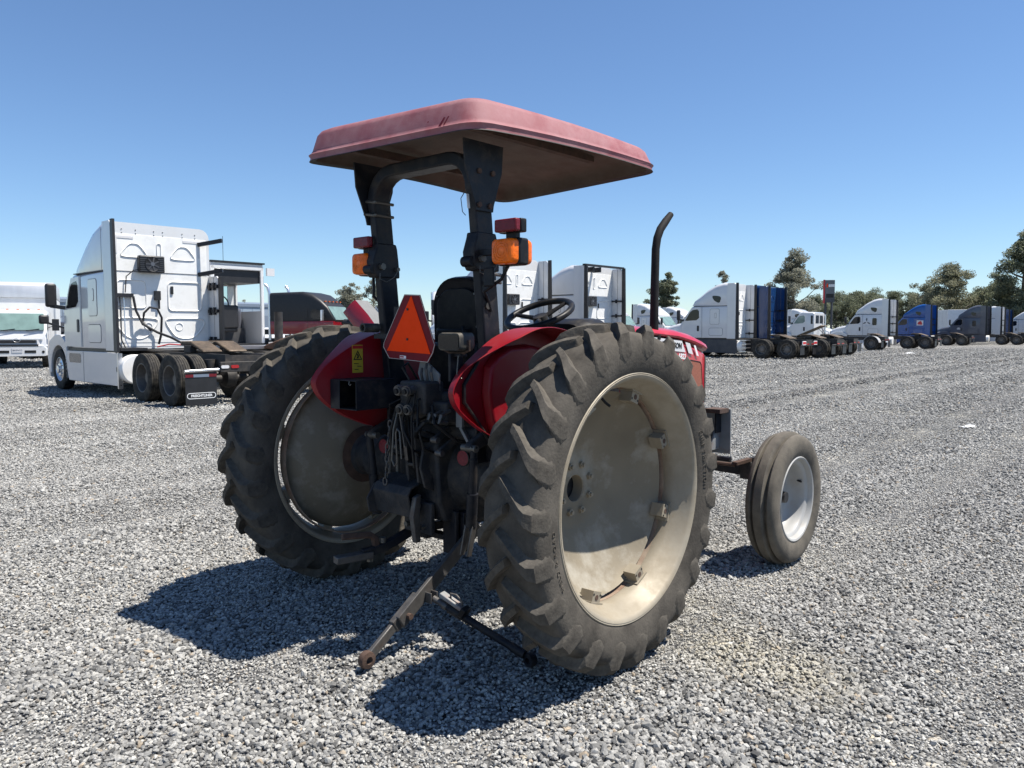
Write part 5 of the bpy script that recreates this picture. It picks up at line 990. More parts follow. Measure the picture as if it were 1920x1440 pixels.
MB().b2((2.90, 0.62, 2.20), (2.98, 1.12, 2.28)).obj('hose_rack', M_tblack, NT)
for y in (0.98, 0.90, 0.82): MB().tube([(2.95, y, 2.22), (2.93, y, 1.9), (2.92, y, 1.25), (2.85, y-0.05, 1.08)], 0.014, 8).obj('air_line', M_tblack if y > 0.85 else M_alu, NT)
coil = [(2.93, 0.62, 2.22), (2.90, 0.58, 1.9), (2.80, 0.48, 1.6), (2.6, 0.25, 1.42), (2.4, 0.02, 1.30), (2.1, -0.1, 1.17), (1.6, -0.05, 1.10)]
MB().tube(coil, 0.028, 10).obj('power_cable', M_tblack, NT)
MB().tube([(2.9, 0.10, 1.15), (2.86, 0.06, 1.35), (2.82, 0.05, 1.75), (2.8, 0.15, 1.95), (2.8, 0.32, 1.98), (2.82, 0.44, 1.85), (2.84, 0.46, 1.65), (2.7, 0.34, 1.45)], 0.026, 10).obj('power_cable', M_tblack, NT)
MB().b2((2.90, 0.02, 2.15), (2.99, 0.14, 2.36)).b2((2.93, 0.03, 1.95), (2.96, 0.07, 2.15)).obj('junction_box', M_tblack, NT)
MB().tube([(2.86, 0.36, 2.84), (2.90, 0.60, 2.80), (2.94, 0.75, 2.66), (2.95, 0.78, 2.3)], 0.012, 8).obj('condenser_line', M_tblack, NT)
MB().b2((2.4, 0.55, 1.02), (2.98, 1.12, 1.08)).obj('catwalk', M_tblack, NT)
MB().tube([(2.2, 0.42, 1.10), (2.0, 0.25, 1.16), (1.85, 0.0, 1.14), (1.8, -0.2, 1.1)], 0.014, 8).obj('red_air_line', M_reflred, NT)
MB().b2((2.37, 1.10, 0.20), (2.43, 1.19, 0.97)).obj('skirt_end_angle', M_alu, NT)
for zz_ in (0.40, 0.55, 0.70, 0.28): MB().cyl((2.368, 1.145, zz_), (2.362, 1.145, zz_), 0.012, n=8).obj('rivet', M_ink, NT)
for sy in (1, -1):
    MB().b2((2.985, sy*0.56, 3.50), (2.991, sy*0.96, 3.55)).obj('tape_mark', M_decal, NT); MB().b2((2.985, sy*0.91, 3.16), (2.991, sy*0.96, 3.498)).obj('tape_mark', M_decal, NT)
for y in (-0.85, -0.55, -0.1, 0.1, 0.5, 0.8):
    for z in (3.62, 3.70): MB().cyl((3.0, y, z), (2.99, y, z), 0.012, n=8).obj('rivet', M_seam, NT)
MB().b2((2.985, -1.12, 2.772), (2.992, 1.12, 2.784)).obj('rear_seam', M_seam, NT)
plate(NT, 'roof_side_crease', [(3.12, 2.80), (3.135, 2.80), (3.135, 3.72), (3.12, 3.72)], 1, 1.188, M_seam, 0.004)
# ---- middle and right-hand row
MW1 = truck('white sleeper truck directly behind the tractor seat, rear ribs facing us', (2.36, 25.86), 137, lvl=1, roofwin=False, group='white sleeper trucks in the row', zt=4.03)
MW2 = truck('white sleeper truck with black-edged open rear just right of the steering wheel', (5.28, 27.64), 137, lvl=1, roofwin=False, group='white sleeper trucks in the row')
MB().b2((2.46, -1.21, 3.80), (2.60, 1.21, 3.87)).obj('roof_edge_seal', M_tblack, MW2)
for y in (0.9, 0.5, 0.1): MB().b2((2.62, y-0.05, 3.62), (2.95, y+0.05, 3.80)).obj('roof_hook', M_tblack, MW2)
RW1 = truck('white sleeper truck with charcoal skirt, nearest in the right-hand row', (14.52, 40.73), 140, skirt=M_tfloor, lvl=1, cond=False, group='white sleeper trucks in the row', zt=4.02)
for k in range(4): MB().b2((1.95, 0.55, 0.32+0.2*k), (2.35, 1.12, 0.36+0.2*k)).obj('deck_step', M_alu, RW1)
for s in (-1, 1): MB().b2((-0.98, s*0.55, 0.72), (-0.95, s*1.05, 0.92)).obj('flap_sign', M_decalw, RW1); MB().b2((-0.985, s*0.58, 0.76), (-0.98, s*1.02, 0.88)).obj('flap_sign_print', M_reflred, RW1)
RB2 = truck('dark blue sleeper truck behind the nearest white one, deep side panels', (16.68, 42.17), 140, M_blue, lvl=1, cond=False, zt=3.95)
RD3 = truck('black chassis day cab truck with ramp deck behind the dark blue one', (19.3, 46.19), 140, M_tfloor, kind='day', lvl=0, cond=False)
MB().bar((2.3, 0.3, 1.15), (0.9, 0.3, 1.75), 0.35, 0.04).obj('tilted_ramp', M_wood, RD3); MB().bar((2.3, -0.3, 1.15), (0.9, -0.3, 1.75), 0.35, 0.04).obj('tilted_ramp', M_wood, RD3)
RD4 = truck('white day cab truck with rear windows and chrome stack in the right-hand row', (26.84, 58.26), 140, M_wht, kind='day', lvl=0, axles=(-0.2,), fenders=True, glass=M_glassg)
RE5 = truck('white sleeper truck with three-bladed emblem on its side', (32.94, 62.36), 140, M_wht, lvl=0, bunkwin=True, group='white sleeper trucks in the row', zt=4.05, tall_ext=True, extr=True)
em = MB()
for a in (90, 210, 330):
    u = Vector((math.cos(R(a)), math.sin(R(a)))); v = Vector((-u.y, u.x)); c = Vector((4.15, 2.16))
    pts = [c+u*0.02, c+u*0.15+v*0.05, c+u*0.30+v*0.035, c+u*0.30-v*0.035, c+u*0.15-v*0.05]
    MB().prism([(p.x, p.y) for p in pts], 'xz', 1.212, 1.218).obj('emblem_blade', M_gry, RE5)
for k, w in enumerate((0.42, 0.40)): MB().b2((4.15-w, 1.212, 1.80-0.07*k), (4.15+w, 1.216, 1.835-0.07*k)).obj('side_print', M_decal, RE5)
RB6 = truck('bright blue sleeper truck with picture decal on its side', (43.82, 76.37), 140, M_blue2, lvl=0, cond=False, zt=4.05)
plate(RB6, 'picture_decal', rpoly(3.15, 1.95, 3.75, 2.45, 0.02), 1, 1.215, M_decal, 0.006); plate(RB6, 'picture_decal_print', smooth_poly([(3.2, 2.0), (3.7, 2.05), (3.6, 2.3), (3.35, 2.42)], 1), 1, 1.222, M_reflred, 0.004)
RG7 = truck('slate grey sleeper truck in the right-hand row', (51.2, 79.6), 140, M_gry, lvl=0, cond=False, bunkwin=True, zt=4.05)
MB().prism([(4.9, 1.70), (5.0, 1.70), (5.05, 1.78), (4.95, 1.73), (4.85, 1.78)], 'xz', 1.216, 1.222).obj('door_logo', M_decalw, RG7); MB().b2((4.80, 1.216, 1.58), (5.10, 1.222, 1.65)).obj('door_print', M_decalw, RG7)
RW8 = truck('white sleeper truck showing only pale side panels right of the grey one', (55.6, 84.2), 140, M_wht, lvl=0, cond=False, zt=4.1)
RB9 = truck('navy blue sleeper truck near the right edge', (60.0, 89.8), 140, M_blue, lvl=0, cond=False, zt=3.95)
RW10 = truck('white sleeper truck at the far right end of the row', (65.5, 93.0), 140, M_wht, lvl=0, cond=False, zt=3.95)
# second row nose to nose, facing us
truck('white truck facing us left of the exhaust stack', (5.6, 70.0), 318, M_wht, lvl=0, cond=False, group='white trucks facing us', zt=3.75)
truck('white truck facing us directly behind the exhaust stack', (10.0, 74.5), 318, M_wht, lvl=0, cond=False, group='white trucks facing us', zt=3.9)
truck('white truck facing us left of the nearest right-hand truck', (14.5, 84.0), 318, M_wht, lvl=0, cond=False, group='white trucks facing us', zt=3.9)
truck('white truck facing us behind the ramp deck truck', (30.3, 92.0), 318, M_wht, lvl=0, cond=False, group='white trucks facing us', zt=3.9)
wtr = truck('white truck facing us, half hidden behind the tractor seat', (-4.1, 51.5), 276, M_wht, lvl=0, cond=False)

# ---- red and black conventional with its hood tipped open
RT = thing('semi_truck', 'red and black conventional truck with its hood tipped open', 'truck', (-12.7, 46.0, 0), R(-18))
rr2 = lambda L_: [[(x, y, z) for y, z in rring(w, z0, z1, rd)] for x, w, z0, z1, rd in L_]
MB().loft(rr2([(-0.9, 1.15, 1.25, 1.98, 0.02), (3.2, 1.15, 1.25, 1.98, 0.02)]), True).obj('lower_cab', M_tred, RT)
MB().loft(rr2([(-0.9, 1.148, 1.985, 3.62, 0.16), (1.15, 1.148, 1.985, 3.66, 0.2), (1.8, 1.14, 1.985, 3.52, 0.25), (2.35, 1.10, 1.985, 3.16, 0.2), (2.75, 1.05, 1.985, 2.80, 0.18), (3.15, 1.0, 1.985, 2.1, 0.05)]), True).obj('upper_cab', M_tblack, RT, ang=50)
MB().add([(2.70, y, 2.78) for y in (-0.95, 0.95)]+[(3.20, y, 2.02) for y in (0.92, -0.92)]+[(2.76, y, 2.82) for y in (-0.95, 0.95)]+[(3.26, y, 2.06) for y in (0.92, -0.92)], [(0, 1, 2, 3), (4, 7, 6, 5), (0, 3, 7, 4), (1, 5, 6, 2), (0, 4, 5, 1), (3, 2, 6, 7)]).obj('windscreen', M_glassg, RT)
for k in range(5): MB().b2((2.45, -0.8+0.4*k-0.05, 3.08), (2.55, -0.8+0.4*k+0.05, 3.13)).obj('roof_marker', M_amber, RT)
for s in (-1, 1):
    plate(RT, 'door_window', smooth_poly([(1.75, 2.1), (2.75, 2.1), (2.4, 2.62), (1.78, 2.66)], 1), s, 1.146, M_glass, 0.01)
    plate(RT, 'door_gap', [(1.55, 1.3), (1.57, 1.3), (1.57, 2.7), (1.55, 2.7)], s, 1.146, M_ink, 0.008)
    MB().tube([(-1.05, s*1.0, 0.9), (-1.05, s*1.0, 3.6), (-1.15, s*1.0, 3.95), (-1.3, s*1.02, 4.1)], 0.085, 14).obj('exhaust_stack', M_alu, RT)
    MB().bar((2.6, s*1.15, 2.45), (2.7, s*1.42, 2.45), 0.03, 0.03).b2((2.63, s*1.38, 2.0), (2.75, s*1.56, 2.6)).obj('mirror', M_alu, RT, bevel=0.03)
    wheel(RT, 5.0, s*1.05, s, 's', M_dwheel); wheel(RT, -1.6, s*1.08, s, 'd', M_dwheel); wheel(RT, -2.9, s*1.08, s, 'd', M_dwheel)
    MB().b2((-3.6, s*0.34, 0.74), (6.0, s*0.43, 1.0)).obj('frame_rail', M_chassis, RT)
    plate(RT, 'battery_box', [(0.0, 0.5), (2.6, 0.5), (2.6, 1.2), (0.0, 1.2)], s, 0.6, M_tblack, 0.5)
MB().b2((3.2, -0.4, 0.9), (4.8, 0.4, 1.75)).obj('engine', M_chassis, RT, bevel=0.05); MB().cyl((3.6, -0.62, 1.9), (4.4, -0.62, 1.85), 0.2, n=16).obj('air_cleaner', M_tblack, RT)
MB().tube([(3.3, -0.3, 1.85), (3.8, -0.35, 2.05), (4.4, -0.4, 1.9)], 0.11, 12).obj('intake_pipe', M_tblack, RT)
hp = Matrix.Rotation(R(44), 4, 'Y'); hg = thing  # hood swung forward about its front hinge
def hv(x, y, z): q = hp@Vector((x, y, z)); return (5.35+q.x, q.y, 0.80+q.z)
HO = [(-2.35, 0.90, 0.05, 1.02), (-1.2, 0.92, -0.05, 0.98), (0.0, 0.85, -0.2, 0.78)]
hoodm = MB(); rows = [[hv(x, y, z) for y, z in ((w, z0), (w, z1*0.7), (w*0.8, z1), (-w*0.8, z1), (-w, z1*0.7), (-w, z0))] for x, w, z0, z1 in HO]
hoodm.add([p for r_ in rows for p in r_], [(i*6+k, i*6+k+1, i*6+7+k, i*6+6+k) for i in range(2) for k in (0, 1, 3, 4)]); ho = hoodm.obj('tipped_hood', M_tred, RT)
MB().add([p for r_ in rows for p in r_], [(i*6+2, i*6+3, i*6+9, i*6+8) for i in range(2)]).obj('hood_top', M_hoodin, ho)
hin = MB(); rows = [[hv(x+0.02, y*0.965, z-0.03) for y, z in ((w, z0), (w, z1*0.7), (w*0.8, z1), (-w*0.8, z1), (-w, z1*0.7), (-w, z0))] for x, w, z0, z1 in HO]
hin.add([p for r_ in rows for p in r_], [(i*6+k, i*6+k+1, i*6+7+k, i*6+6+k) for i in range(2) for k in range(5)]); hin.obj('hood_lining', M_hoodin, ho)

# ---- yard tractor with its back door open
YT = thing('yard_truck', 'white yard tractor with open rear cab doorway beside the near truck', 'yard truck', (-4.55, 18.25, 0), R(137))
cx0, cx1, cy0, cy1, cz0, cz1 = 3.25, 4.75, -0.50, 0.95, 1.12, 3.12
# cab walls as separate panels so the doorway is really open
MB().b2((cx0, cy0, cz1), (cx1, cy1, cz1+0.07)).obj('cab_roof', M_wht, YT, bevel=0.02); MB().b2((cx0-0.05, cy0-0.03, cz1+0.07), (cx1-0.3, cy1, cz1+0.11)).obj('roof_cap', M_tblack, YT)
MB().b2((cx0, cy0, cz0), (cx1, cy0+0.05, cz0+0.85)).b2((cx0, cy0, cz0+0.85), (cx0+0.10, cy0+0.05, cz1)).b2((cx1-0.1, cy0, cz0+0.85), (cx1, cy0+0.05, cz1)).obj('cab_side', M_wht, YT)
MB().b2((cx0, cy1-0.05, cz0), (cx1, cy1, cz0+0.85)).b2((cx0, cy1-0.05, cz0+0.85), (cx0+0.10, cy1, cz1)).b2((cx1-0.1, cy1-0.05, cz0+0.85), (cx1, cy1, cz1)).obj('cab_side', M_wht, YT)
MB().b2((cx1-0.05, cy0, cz0), (cx1, cy1, cz0+0.95)).b2((cx1-0.05, cy0, cz0+0.95), (cx1, cy0+0.25, cz1)).b2((cx1-0.05, cy1-0.1, cz0+0.95), (cx1, cy1, cz1)).b2((cx1-0.05, cy0, cz1-0.45), (cx1, cy1, cz1)).obj('cab_front', M_wht, YT)
MB().b2((cx1-0.035, cy0+0.25, cz0+0.95), (cx1-0.025, cy1-0.1, cz1-0.45)).obj('windscreen', M_pane, YT)
MB().b2((cx0+0.05, cy0+0.02, cz1-0.42), (cx1-0.06, cy1-0.06, cz1-0.005)).obj('head_lining', M_tblack, YT)
MB().b2((cx0-0.02, cy0-0.01, cz0), (cx0+0.05, cy0+0.08, cz1)).b2((cx0-0.02, cy1-0.10, cz0), (cx0+0.05, cy1+0.01, cz1)).b2((cx0-0.02, cy0, cz1-0.10), (cx0+0.05, cy1, cz1+0.01)).obj('door_frame', M_wht, YT, bevel=0.02)
MB().b2((cx0, cy0, cz0-0.06), (cx1, cy1, cz0)).obj('cab_floor', M_tblack, YT)
MB().b2((cx1-0.55, cy0+0.1, cz0), (cx1-0.06, cy1-0.1, cz0+0.95)).obj('dashboard', M_gry, YT, bevel=0.08); MB().b2((cx1-0.62, cy0+0.1, cz0), (cx1-0.55, cy0+0.8, cz0+0.4)).obj('kick_panel', M_tfloor, YT)
MB().tube([(cx1-0.7+0.05*math.sin(a), 0.30+0.22*math.cos(a), cz0+1.05+0.22*math.sin(a)) for a in [2*math.pi*k/24 for k in range(24)]], 0.018, 8, closed=True).obj('steering_wheel', M_tblack, YT)
MB().b2((cx0+0.35, 0.05, cz0+0.3), (cx0+0.85, 0.55, cz0+0.42)).b2((cx0+0.3, 0.05, cz0+0.4), (cx0+0.42, 0.55, cz0+1.0)).obj('driver_seat', M_tblack, YT, bevel=0.04)
MB().b2((cx0-0.1, cy0-0.28, cz1-0.22), (cx0-0.04, cy0-0.06, cz1-0.02)).obj('work_lamp', M_decal, YT, rot=None); MB().cyl((cx0+0.2, 0.5, cz1+0.1), (cx0+0.2, 0.5, cz1+0.75), 0.006, n=6).obj('antenna', M_ink, YT)
for s in (-1, 1): MB().b2((-2.0, s*0.36, 0.70), (5.6, s*0.46, 0.98)).obj('frame_rail', M_chassis, YT)
MB().b2((2.2, -1.1, 1.0), (3.2, 1.0, 1.08)).obj('rear_deck', M_alu, YT); MB().bar((2.2, -0.4, 1.05), (0.2, -0.4, 0.98), 1.0, 0.05).obj('deck_sheet', M_rusty2, YT)
MB().b2((2.3, -1.1, 1.08), (2.7, -0.3, 1.16)).obj('tool_rack', M_decal, YT, bevel=0.01)
for xa in (0.4,):
    for s in (-1, 1): wheel(YT, xa, s*1.06, s, 'd', M_dwheel); wheel(YT, xa, s*0.75, s, rim=False)
wheel(YT, 4.8, 1.0, 1, 's', M_dwheel); wheel(YT, 4.8, -1.0, -1, 's', M_dwheel)
MB().prism([(1.6, 1.10), (0.6, 1.32), (-0.3, 1.02), (-0.3, 0.96), (1.6, 1.02)], 'xz', -0.45, 0.45).obj('fifth_wheel', M_rusty2, YT, bevel=0.03)
MB().loft([[(x, y, z) for y, z in rring(w, 0.9, zz_, 0.15, cy=-0.1)] for x, w, zz_ in ((4.75, 0.9, 1.9), (5.6, 0.85, 1.75), (5.8, 0.7, 1.5))], True).obj('engine_cover', M_wht, YT, ang=50)
MB().cyl((2.95, -0.75, 1.05), (2.95, -0.75, 1.95), 0.11, n=16).obj('muffler', M_chassis, YT)

# ---- box truck, far left, facing us
BT = thing('box_truck', 'white cab-over box truck facing us at the left edge', 'box truck', (-18.9, 29.9, 0), R(-62))
MB().loft([[(x, y, z) for y, z in rring(w, 0.62, zz_, rd)] for x, w, zz_, rd in ((-1.9, 1.02, 2.24, 0.10), (-0.6, 1.02, 2.26, 0.14), (-0.35, 1.0, 2.18, 0.16), (0.0, 0.98, 1.42, 0.05), (0.10, 0.96, 1.05, 0.05))], True).obj('cab', M_wht, BT, ang=50)
MB().add([(-0.335, y, 2.10) for y in (-0.90, 0.90)]+[(0.02, y, 1.46) for y in (0.90, -0.90)]+[(-0.29, y, 2.12) for y in (-0.90, 0.90)]+[(0.06, y, 1.48) for y in (0.90, -0.90)], [(0, 1, 2, 3), (4, 7, 6, 5), (0, 3, 7, 4), (1, 5, 6, 2), (0, 4, 5, 1), (3, 2, 6, 7)]).obj('windscreen', M_glassg, BT)
for y in (-0.5, 0.3): MB().bar((0.085, y, 1.45), (0.06, y+0.45, 1.52), 0.02, 0.025).obj('wiper', M_ink, BT)
MB().b2((0.09, -0.62, 0.98), (0.16, 0.62, 1.10)).obj('grille', M_tblack, BT, bevel=0.01); MB().b2((0.10, -0.85, 1.10), (0.145, 0.85, 1.13)).obj('grille_chrome', M_alu, BT)
MB().b2((0.09, -0.7, 0.86), (0.17, 0.7, 0.93)).obj('lower_grille', M_tblack, BT)
bead(BT, 'badge', [(0.12*math.cos(a), 1.08+0.075*math.sin(a)) for a in [2*math.pi*k/20 for k in range(20)]], 0.165, M_alu, 0.02, 0.012, sgn=1)
for s in (-1, 1):
    MB().add([(0.08, s*0.66, 0.86), (0.02, s*0.99, 0.86), (-0.04, s*1.0, 1.14), (0.10, s*0.66, 1.08), (0.15, s*0.66, 0.86), (0.08, s*1.005, 0.86), (0.0, s*1.01, 1.14), (0.16, s*0.66, 1.08)], [(0, 1, 2, 3), (4, 5, 6, 7), (0, 1, 5, 4), (1, 2, 6, 5), (2, 3, 7, 6), (3, 0, 4, 7)]).obj('headlamp', M_decal, BT)
    plate(BT, 'door_window', [(-1.5, 1.48), (-0.25, 1.48), (-0.5, 2.08), (-1.48, 2.08)], s, 1.016, M_glass, 0.01)
    plate(BT, 'bumper_vent', [(0.0, 0.0)], s, 0, M_ink) if False else None
    MB().b2((0.205, s*0.25, 0.60), (0.215, s*0.62, 0.70)).obj('bumper_vent', M_ink, BT)
    MB().cyl((0.19, s*0.86, 0.64), (0.215, s*0.86, 0.64), 0.05, n=14).obj('fog_lamp', M_ink, BT)
    MB().bar((-0.1, s*1.0, 1.55), (0.15, s*1.28, 1.65), 0.03, 0.03).b2((0.08, s*1.18, 1.45), (0.2, s*1.42, 1.9)).obj('mirror', M_tblack, BT, bevel=0.04)
    for x in (-0.75, -4.9): wheel(BT, x, s*0.9, s, 's' if x > -2 else 'd', M_dwheel).scale = (0.82, 1, 0.82)
    MB().b2((-6.5, s*0.30, 0.55), (-0.2, s*0.38, 0.75)).obj('frame_rail', M_chassis, BT)
for o in BT.children:
    if o.name.startswith('tyre'): o.location.z = 0.41
MB().loft([[(x, y*k, z) for y, z in rring(1.0, 0.48, 0.82, 0.06)] for x, k in ((-0.1, 1.0), (0.12, 1.0), (0.205, 0.95))], True).obj('bumper', M_wht, BT, ang=50)
pl_ = MB().b2((0.21, -0.17, 0.62), (0.22, 0.17, 0.80)).obj('number_plate', M_decal, BT); link('plate_lettering', text_mesh('18MM4Y3', 0.085, M_gry, 0.001), pl_, loc=(0.222, 0, 0.70), rot=(R(90), 0, R(90)))
bx = MB().b2((-7.2, -1.22, 0.95), (-1.95, 1.22, 2.78)).obj('cargo_box', M_boxwht, BT, bevel=0.02)
MB().loft([[(x, y, z) for y, z in rring(1.23, 2.78, zz_, rd)] for x, zz_, rd in ((-7.2, 3.42, 0.05), (-2.2, 3.42, 0.08), (-1.98, 3.38, 0.1), (-1.90, 3.25, 0.1))], True).obj('box_nose', M_boxalu, bx, ang=50)
for s in (-1, 1):
    for k in range(4): MB().b2((-2.05, s*1.2, 1.0), (-1.93, s*1.235, 3.3)).obj('corner_post', M_boxalu, bx) if k == 0 else None
    MB().b2((-1.952, s*0.95, 2.62), (-1.94, s*1.15, 2.74)).obj('corner_marker', M_decal, bx)
for k in range(5): MB().b2((-1.0, -0.7+0.35*k-0.04, 2.26), (-0.9, -0.7+0.35*k+0.04, 2.30)).obj('roof_marker', M_amber, BT)
truck('white day cab just visible behind the box truck', (-24.0, 41.0), 137, M_wht, kind='day', lvl=0, cond=False)

# ------------------------------------------------------------------ warehouse, sign, trailers, cars
WH = thing('warehouse', 'long blue-grey metal warehouse far behind the trucks on the left', 'warehouse', (-72.0, 118.0, 0), math.atan2(52.0, 47.0))
WL = 72.0; WHH = 6.2
MB().b2((-30, 0.0, 0), (WL, 25, WHH)).obj('wall_core', M_wall, WH)
for k in range(51):
    x = -30+2*k; MB().b2((x+0.03, -0.05, 0.05), (x+1.97, -0.002, WHH-0.45)).obj('wall_panel', M_wall, WH)
MB().b2((-30.2, -0.20, WHH-0.42), (WL+0.2, 25.2, WHH+0.12)).obj('eaves_trim', M_walltrim, WH)
MB().prism([(0, WHH+0.12), (25, WHH+0.12), (12.5, WHH+0.9)], 'yz', -30, WL).obj('roof', M_walltrim, WH)
for k in range(6): MB().b2((4+11*k, -0.06, 0), (8+11*k, -0.03, 4.2)).obj('roller_door', M_walltrim, WH)
for body, x in (('Pa', -0.2), ('k', 2.65)):
    link('wall_lettering', text_mesh(body, 1.25, M_navy, 0.02, 0.03, 1.0, 'LEFT'), WH, loc=(x, -0.09, 4.35), rot=(R(90), 0, 0))
for x in (26.0, 47.0): MB().cyl((x, -2.0, 0), (x, -2.0, 6.4), 0.12, n=10).obj('downpipe', M_walltrim, WH)

SG = thing('pylon_sign', 'tall charcoal pylon sign with red edge on two posts', 'sign', (37.1, 92.0, 0), R(-16)); SG.scale = (0.80, 0.80, 0.80)
MB().b2((-0.62, -0.45, 6.2), (0.72, 0.45, 9.15)).obj('sign_box', M_gry, SG, bevel=0.03)
MB().b2((-0.80, -0.50, 5.8), (-0.62, 0.50, 9.2)).obj('red_edge', M_reflred, SG); MB().b2((-0.62, -0.47, 5.9), (0.72, -0.44, 6.5)).obj('lower_panel', M_tfloor, SG)
MB().b2((-0.45, -0.465, 6.55), (0.60, -0.452, 7.15)).obj('message_panel', M_ink, SG)
for k, (x0, x1) in enumerate(((-0.12, 0.06), (0.10, 0.28), (0.32, 0.44), (0.48, 0.66))): MB().b2((x0, -0.47, 8.15), (x1, -0.453, 8.52)).obj('sign_lettering', M_decalw, SG)
MB().prism([(-0.42, 8.1), (-0.22, 8.1), (-0.2, 8.35), (-0.3, 8.7), (-0.42, 8.4)], 'xz', -0.47, -0.453).obj('sign_emblem', M_orange, SG)
for x in (-0.45, 0.40): MB().cyl((x, 0, 0), (x, 0, 6.25), 0.16, n=14).obj('post', M_tfloor, SG)

def box_trailer(label, loc, ang, L_, h, m=None, band=None):
    T = thing('box_trailer', label, 'trailer', (loc[0], loc[1], 0), R(ang), 'box trailers beyond the trucks')
    b = MB().b2((0, -1.28, 1.15), (L_, 1.28, h)).obj('trailer_box', m or M_boxwht, T, bevel=0.02)
    for k in range(int(L_/1.2)):
        for s in (-1, 1): MB().b2((0.4+1.2*k, s*1.28, 1.25), (0.45+1.2*k, s*1.295, h-0.12)).obj('side_post', M_boxalu, b)
    if band:
        for s in (-1, 1): MB().b2((0, s*1.285, 1.15), (L_, s*1.297, 1.75)).obj('side_band', band, b)
    for s in (-1, 1):
        for x in (1.3, 2.6): wheel(T, x, s*1.05, s, 'd', M_dwheel)
        MB().b2((L_-2.3, s*0.9, 0.1), (L_-2.15, s*1.05, 1.15)).obj('landing_leg', M_chassis, T)
        MB().b2((0.3, s*0.4, 0.9), (L_-0.5, s*0.5, 1.15)).obj('frame_rail', M_chassis, T)
    return T
box_trailer('plain white box trailer behind the bright blue truck', (55.8, 98.0), 82, 12.0, 4.05)
box_trailer('white and maroon box trailer at the right edge of the photo', (72.5, 98.0), 95, 14.0, 4.1, M_boxwht, M_tred)

FT = thing('flatbed_trailer', 'dark flatbed trailer with stake frames between box truck and near truck', 'trailer', (-22.5, 43.0, 0), R(148))
MB().b2((0, -1.25, 1.1), (9, 1.25, 1.28)).obj('deck', M_chassis, FT)
for k in range(9):
    for s in (-1, 1): MB().b2((0.2+1.05*k, s*1.20, 1.28), (0.26+1.05*k, s*1.26, 2.25)).obj('stake', M_decal, FT)
for z in (1.65, 2.2):
    for s in (-1, 1): MB().b2((0.1, s*1.21, z), (8.9, s*1.25, z+0.05)).obj('stake_rail', M_decal, FT)
for s in (-1, 1):
    for x in (1.2, 2.5): wheel(FT, x, s*1.0, s, 'd', M_dwheel)
    MB().b2((-0.05, s*0.7, 1.12), (0.0, s*1.0, 1.26)).obj('tail_lamp', M_tail, FT)
MB().b2((0.5, -1.0, 1.28), (5.0, 1.0, 1.95)).obj('tarped_load', M_gry, FT, bevel=0.1)

def car(label, loc, ang, kind='suv', m=None):
    T = thing('parked_car', label, 'car', (loc[0], loc[1], 0), R(ang), 'white cars parked by the warehouse'); m = m or M_wht
    rr_ = lambda L_: [[(x, y, z) for y, z in rring(w, z0, z1, rd)] for x, w, z0, z1, rd in L_]
    MB().loft(rr_([(-2.3, 0.82, 0.35, 0.95, 0.15), (-2.15, 0.90, 0.30, 1.05, 0.15), (1.2, 0.92, 0.30, 1.06, 0.15), (2.1, 0.88, 0.32, 0.92, 0.15), (2.3, 0.78, 0.36, 0.75, 0.12)]), True).obj('body', m, T, ang=50)
    MB().loft(rr_([(-2.22, 0.80, 1.02, 1.12, 0.04), (-2.0, 0.76, 1.02, 1.66, 0.14), (0.1, 0.76, 1.02, 1.72, 0.14), (0.7, 0.74, 1.02, 1.48, 0.14), (1.25, 0.72, 1.02, 1.06, 0.02)]), True).obj('cabin', m, T, ang=50)
    MB().add([(-2.225, -0.68, 1.12), (-2.225, 0.68, 1.12), (-2.02, 0.64, 1.58), (-2.02, -0.64, 1.58), (-2.19, -0.68, 1.12), (-2.19, 0.68, 1.12), (-1.98, 0.64, 1.58), (-1.98, -0.64, 1.58)], [(0, 1, 2, 3), (4, 7, 6, 5), (0, 3, 7, 4), (1, 5, 6, 2), (2, 6, 7, 3), (0, 4, 5, 1)]).obj('rear_window', M_glass, T)
    MB().add([(1.24, -0.66, 1.08), (1.24, 0.66, 1.08), (0.30, 0.64, 1.66), (0.30, -0.64, 1.66), (1.28, -0.66, 1.10), (1.28, 0.66, 1.10), (0.34, 0.64, 1.68), (0.34, -0.64, 1.68)], [(0, 1, 2, 3), (4, 7, 6, 5), (0, 3, 7, 4), (1, 5, 6, 2), (2, 6, 7, 3), (0, 4, 5, 1)]).obj('windscreen', M_glassg, T)
    for s in (-1, 1):
        plate(T, 'side_window', [(-1.85, 1.14), (0.75, 1.14), (0.35, 1.54), (-1.75, 1.56)], s, 0.757, M_glass, 0.01)
        for x in (-1.4, 1.4): wheel(T, x, s*0.82, s, 's', M_dwheel).scale = (0.68, 0.8, 0.68)
        MB().b2((-2.28, s*0.62, 0.85), (-2.20, s*0.86, 1.02)).obj('tail_lamp', M_tail, T); MB().b2((2.12, s*0.55, 0.68), (2.28, s*0.82, 0.82)).obj('headlamp', M_decal, T)
    for o in T.children:
        if o.name.startswith('tyre'): o.location.z = 0.34
    return T
car('white estate car parked left of the red and black truck', (-20.6, 66.0), 60)
car('white pickup-sized car parked just behind the estate car', (-21.6, 72.0), 60)
car('white hatchback right of the tipped hood', (-14.2, 80.0), 250)

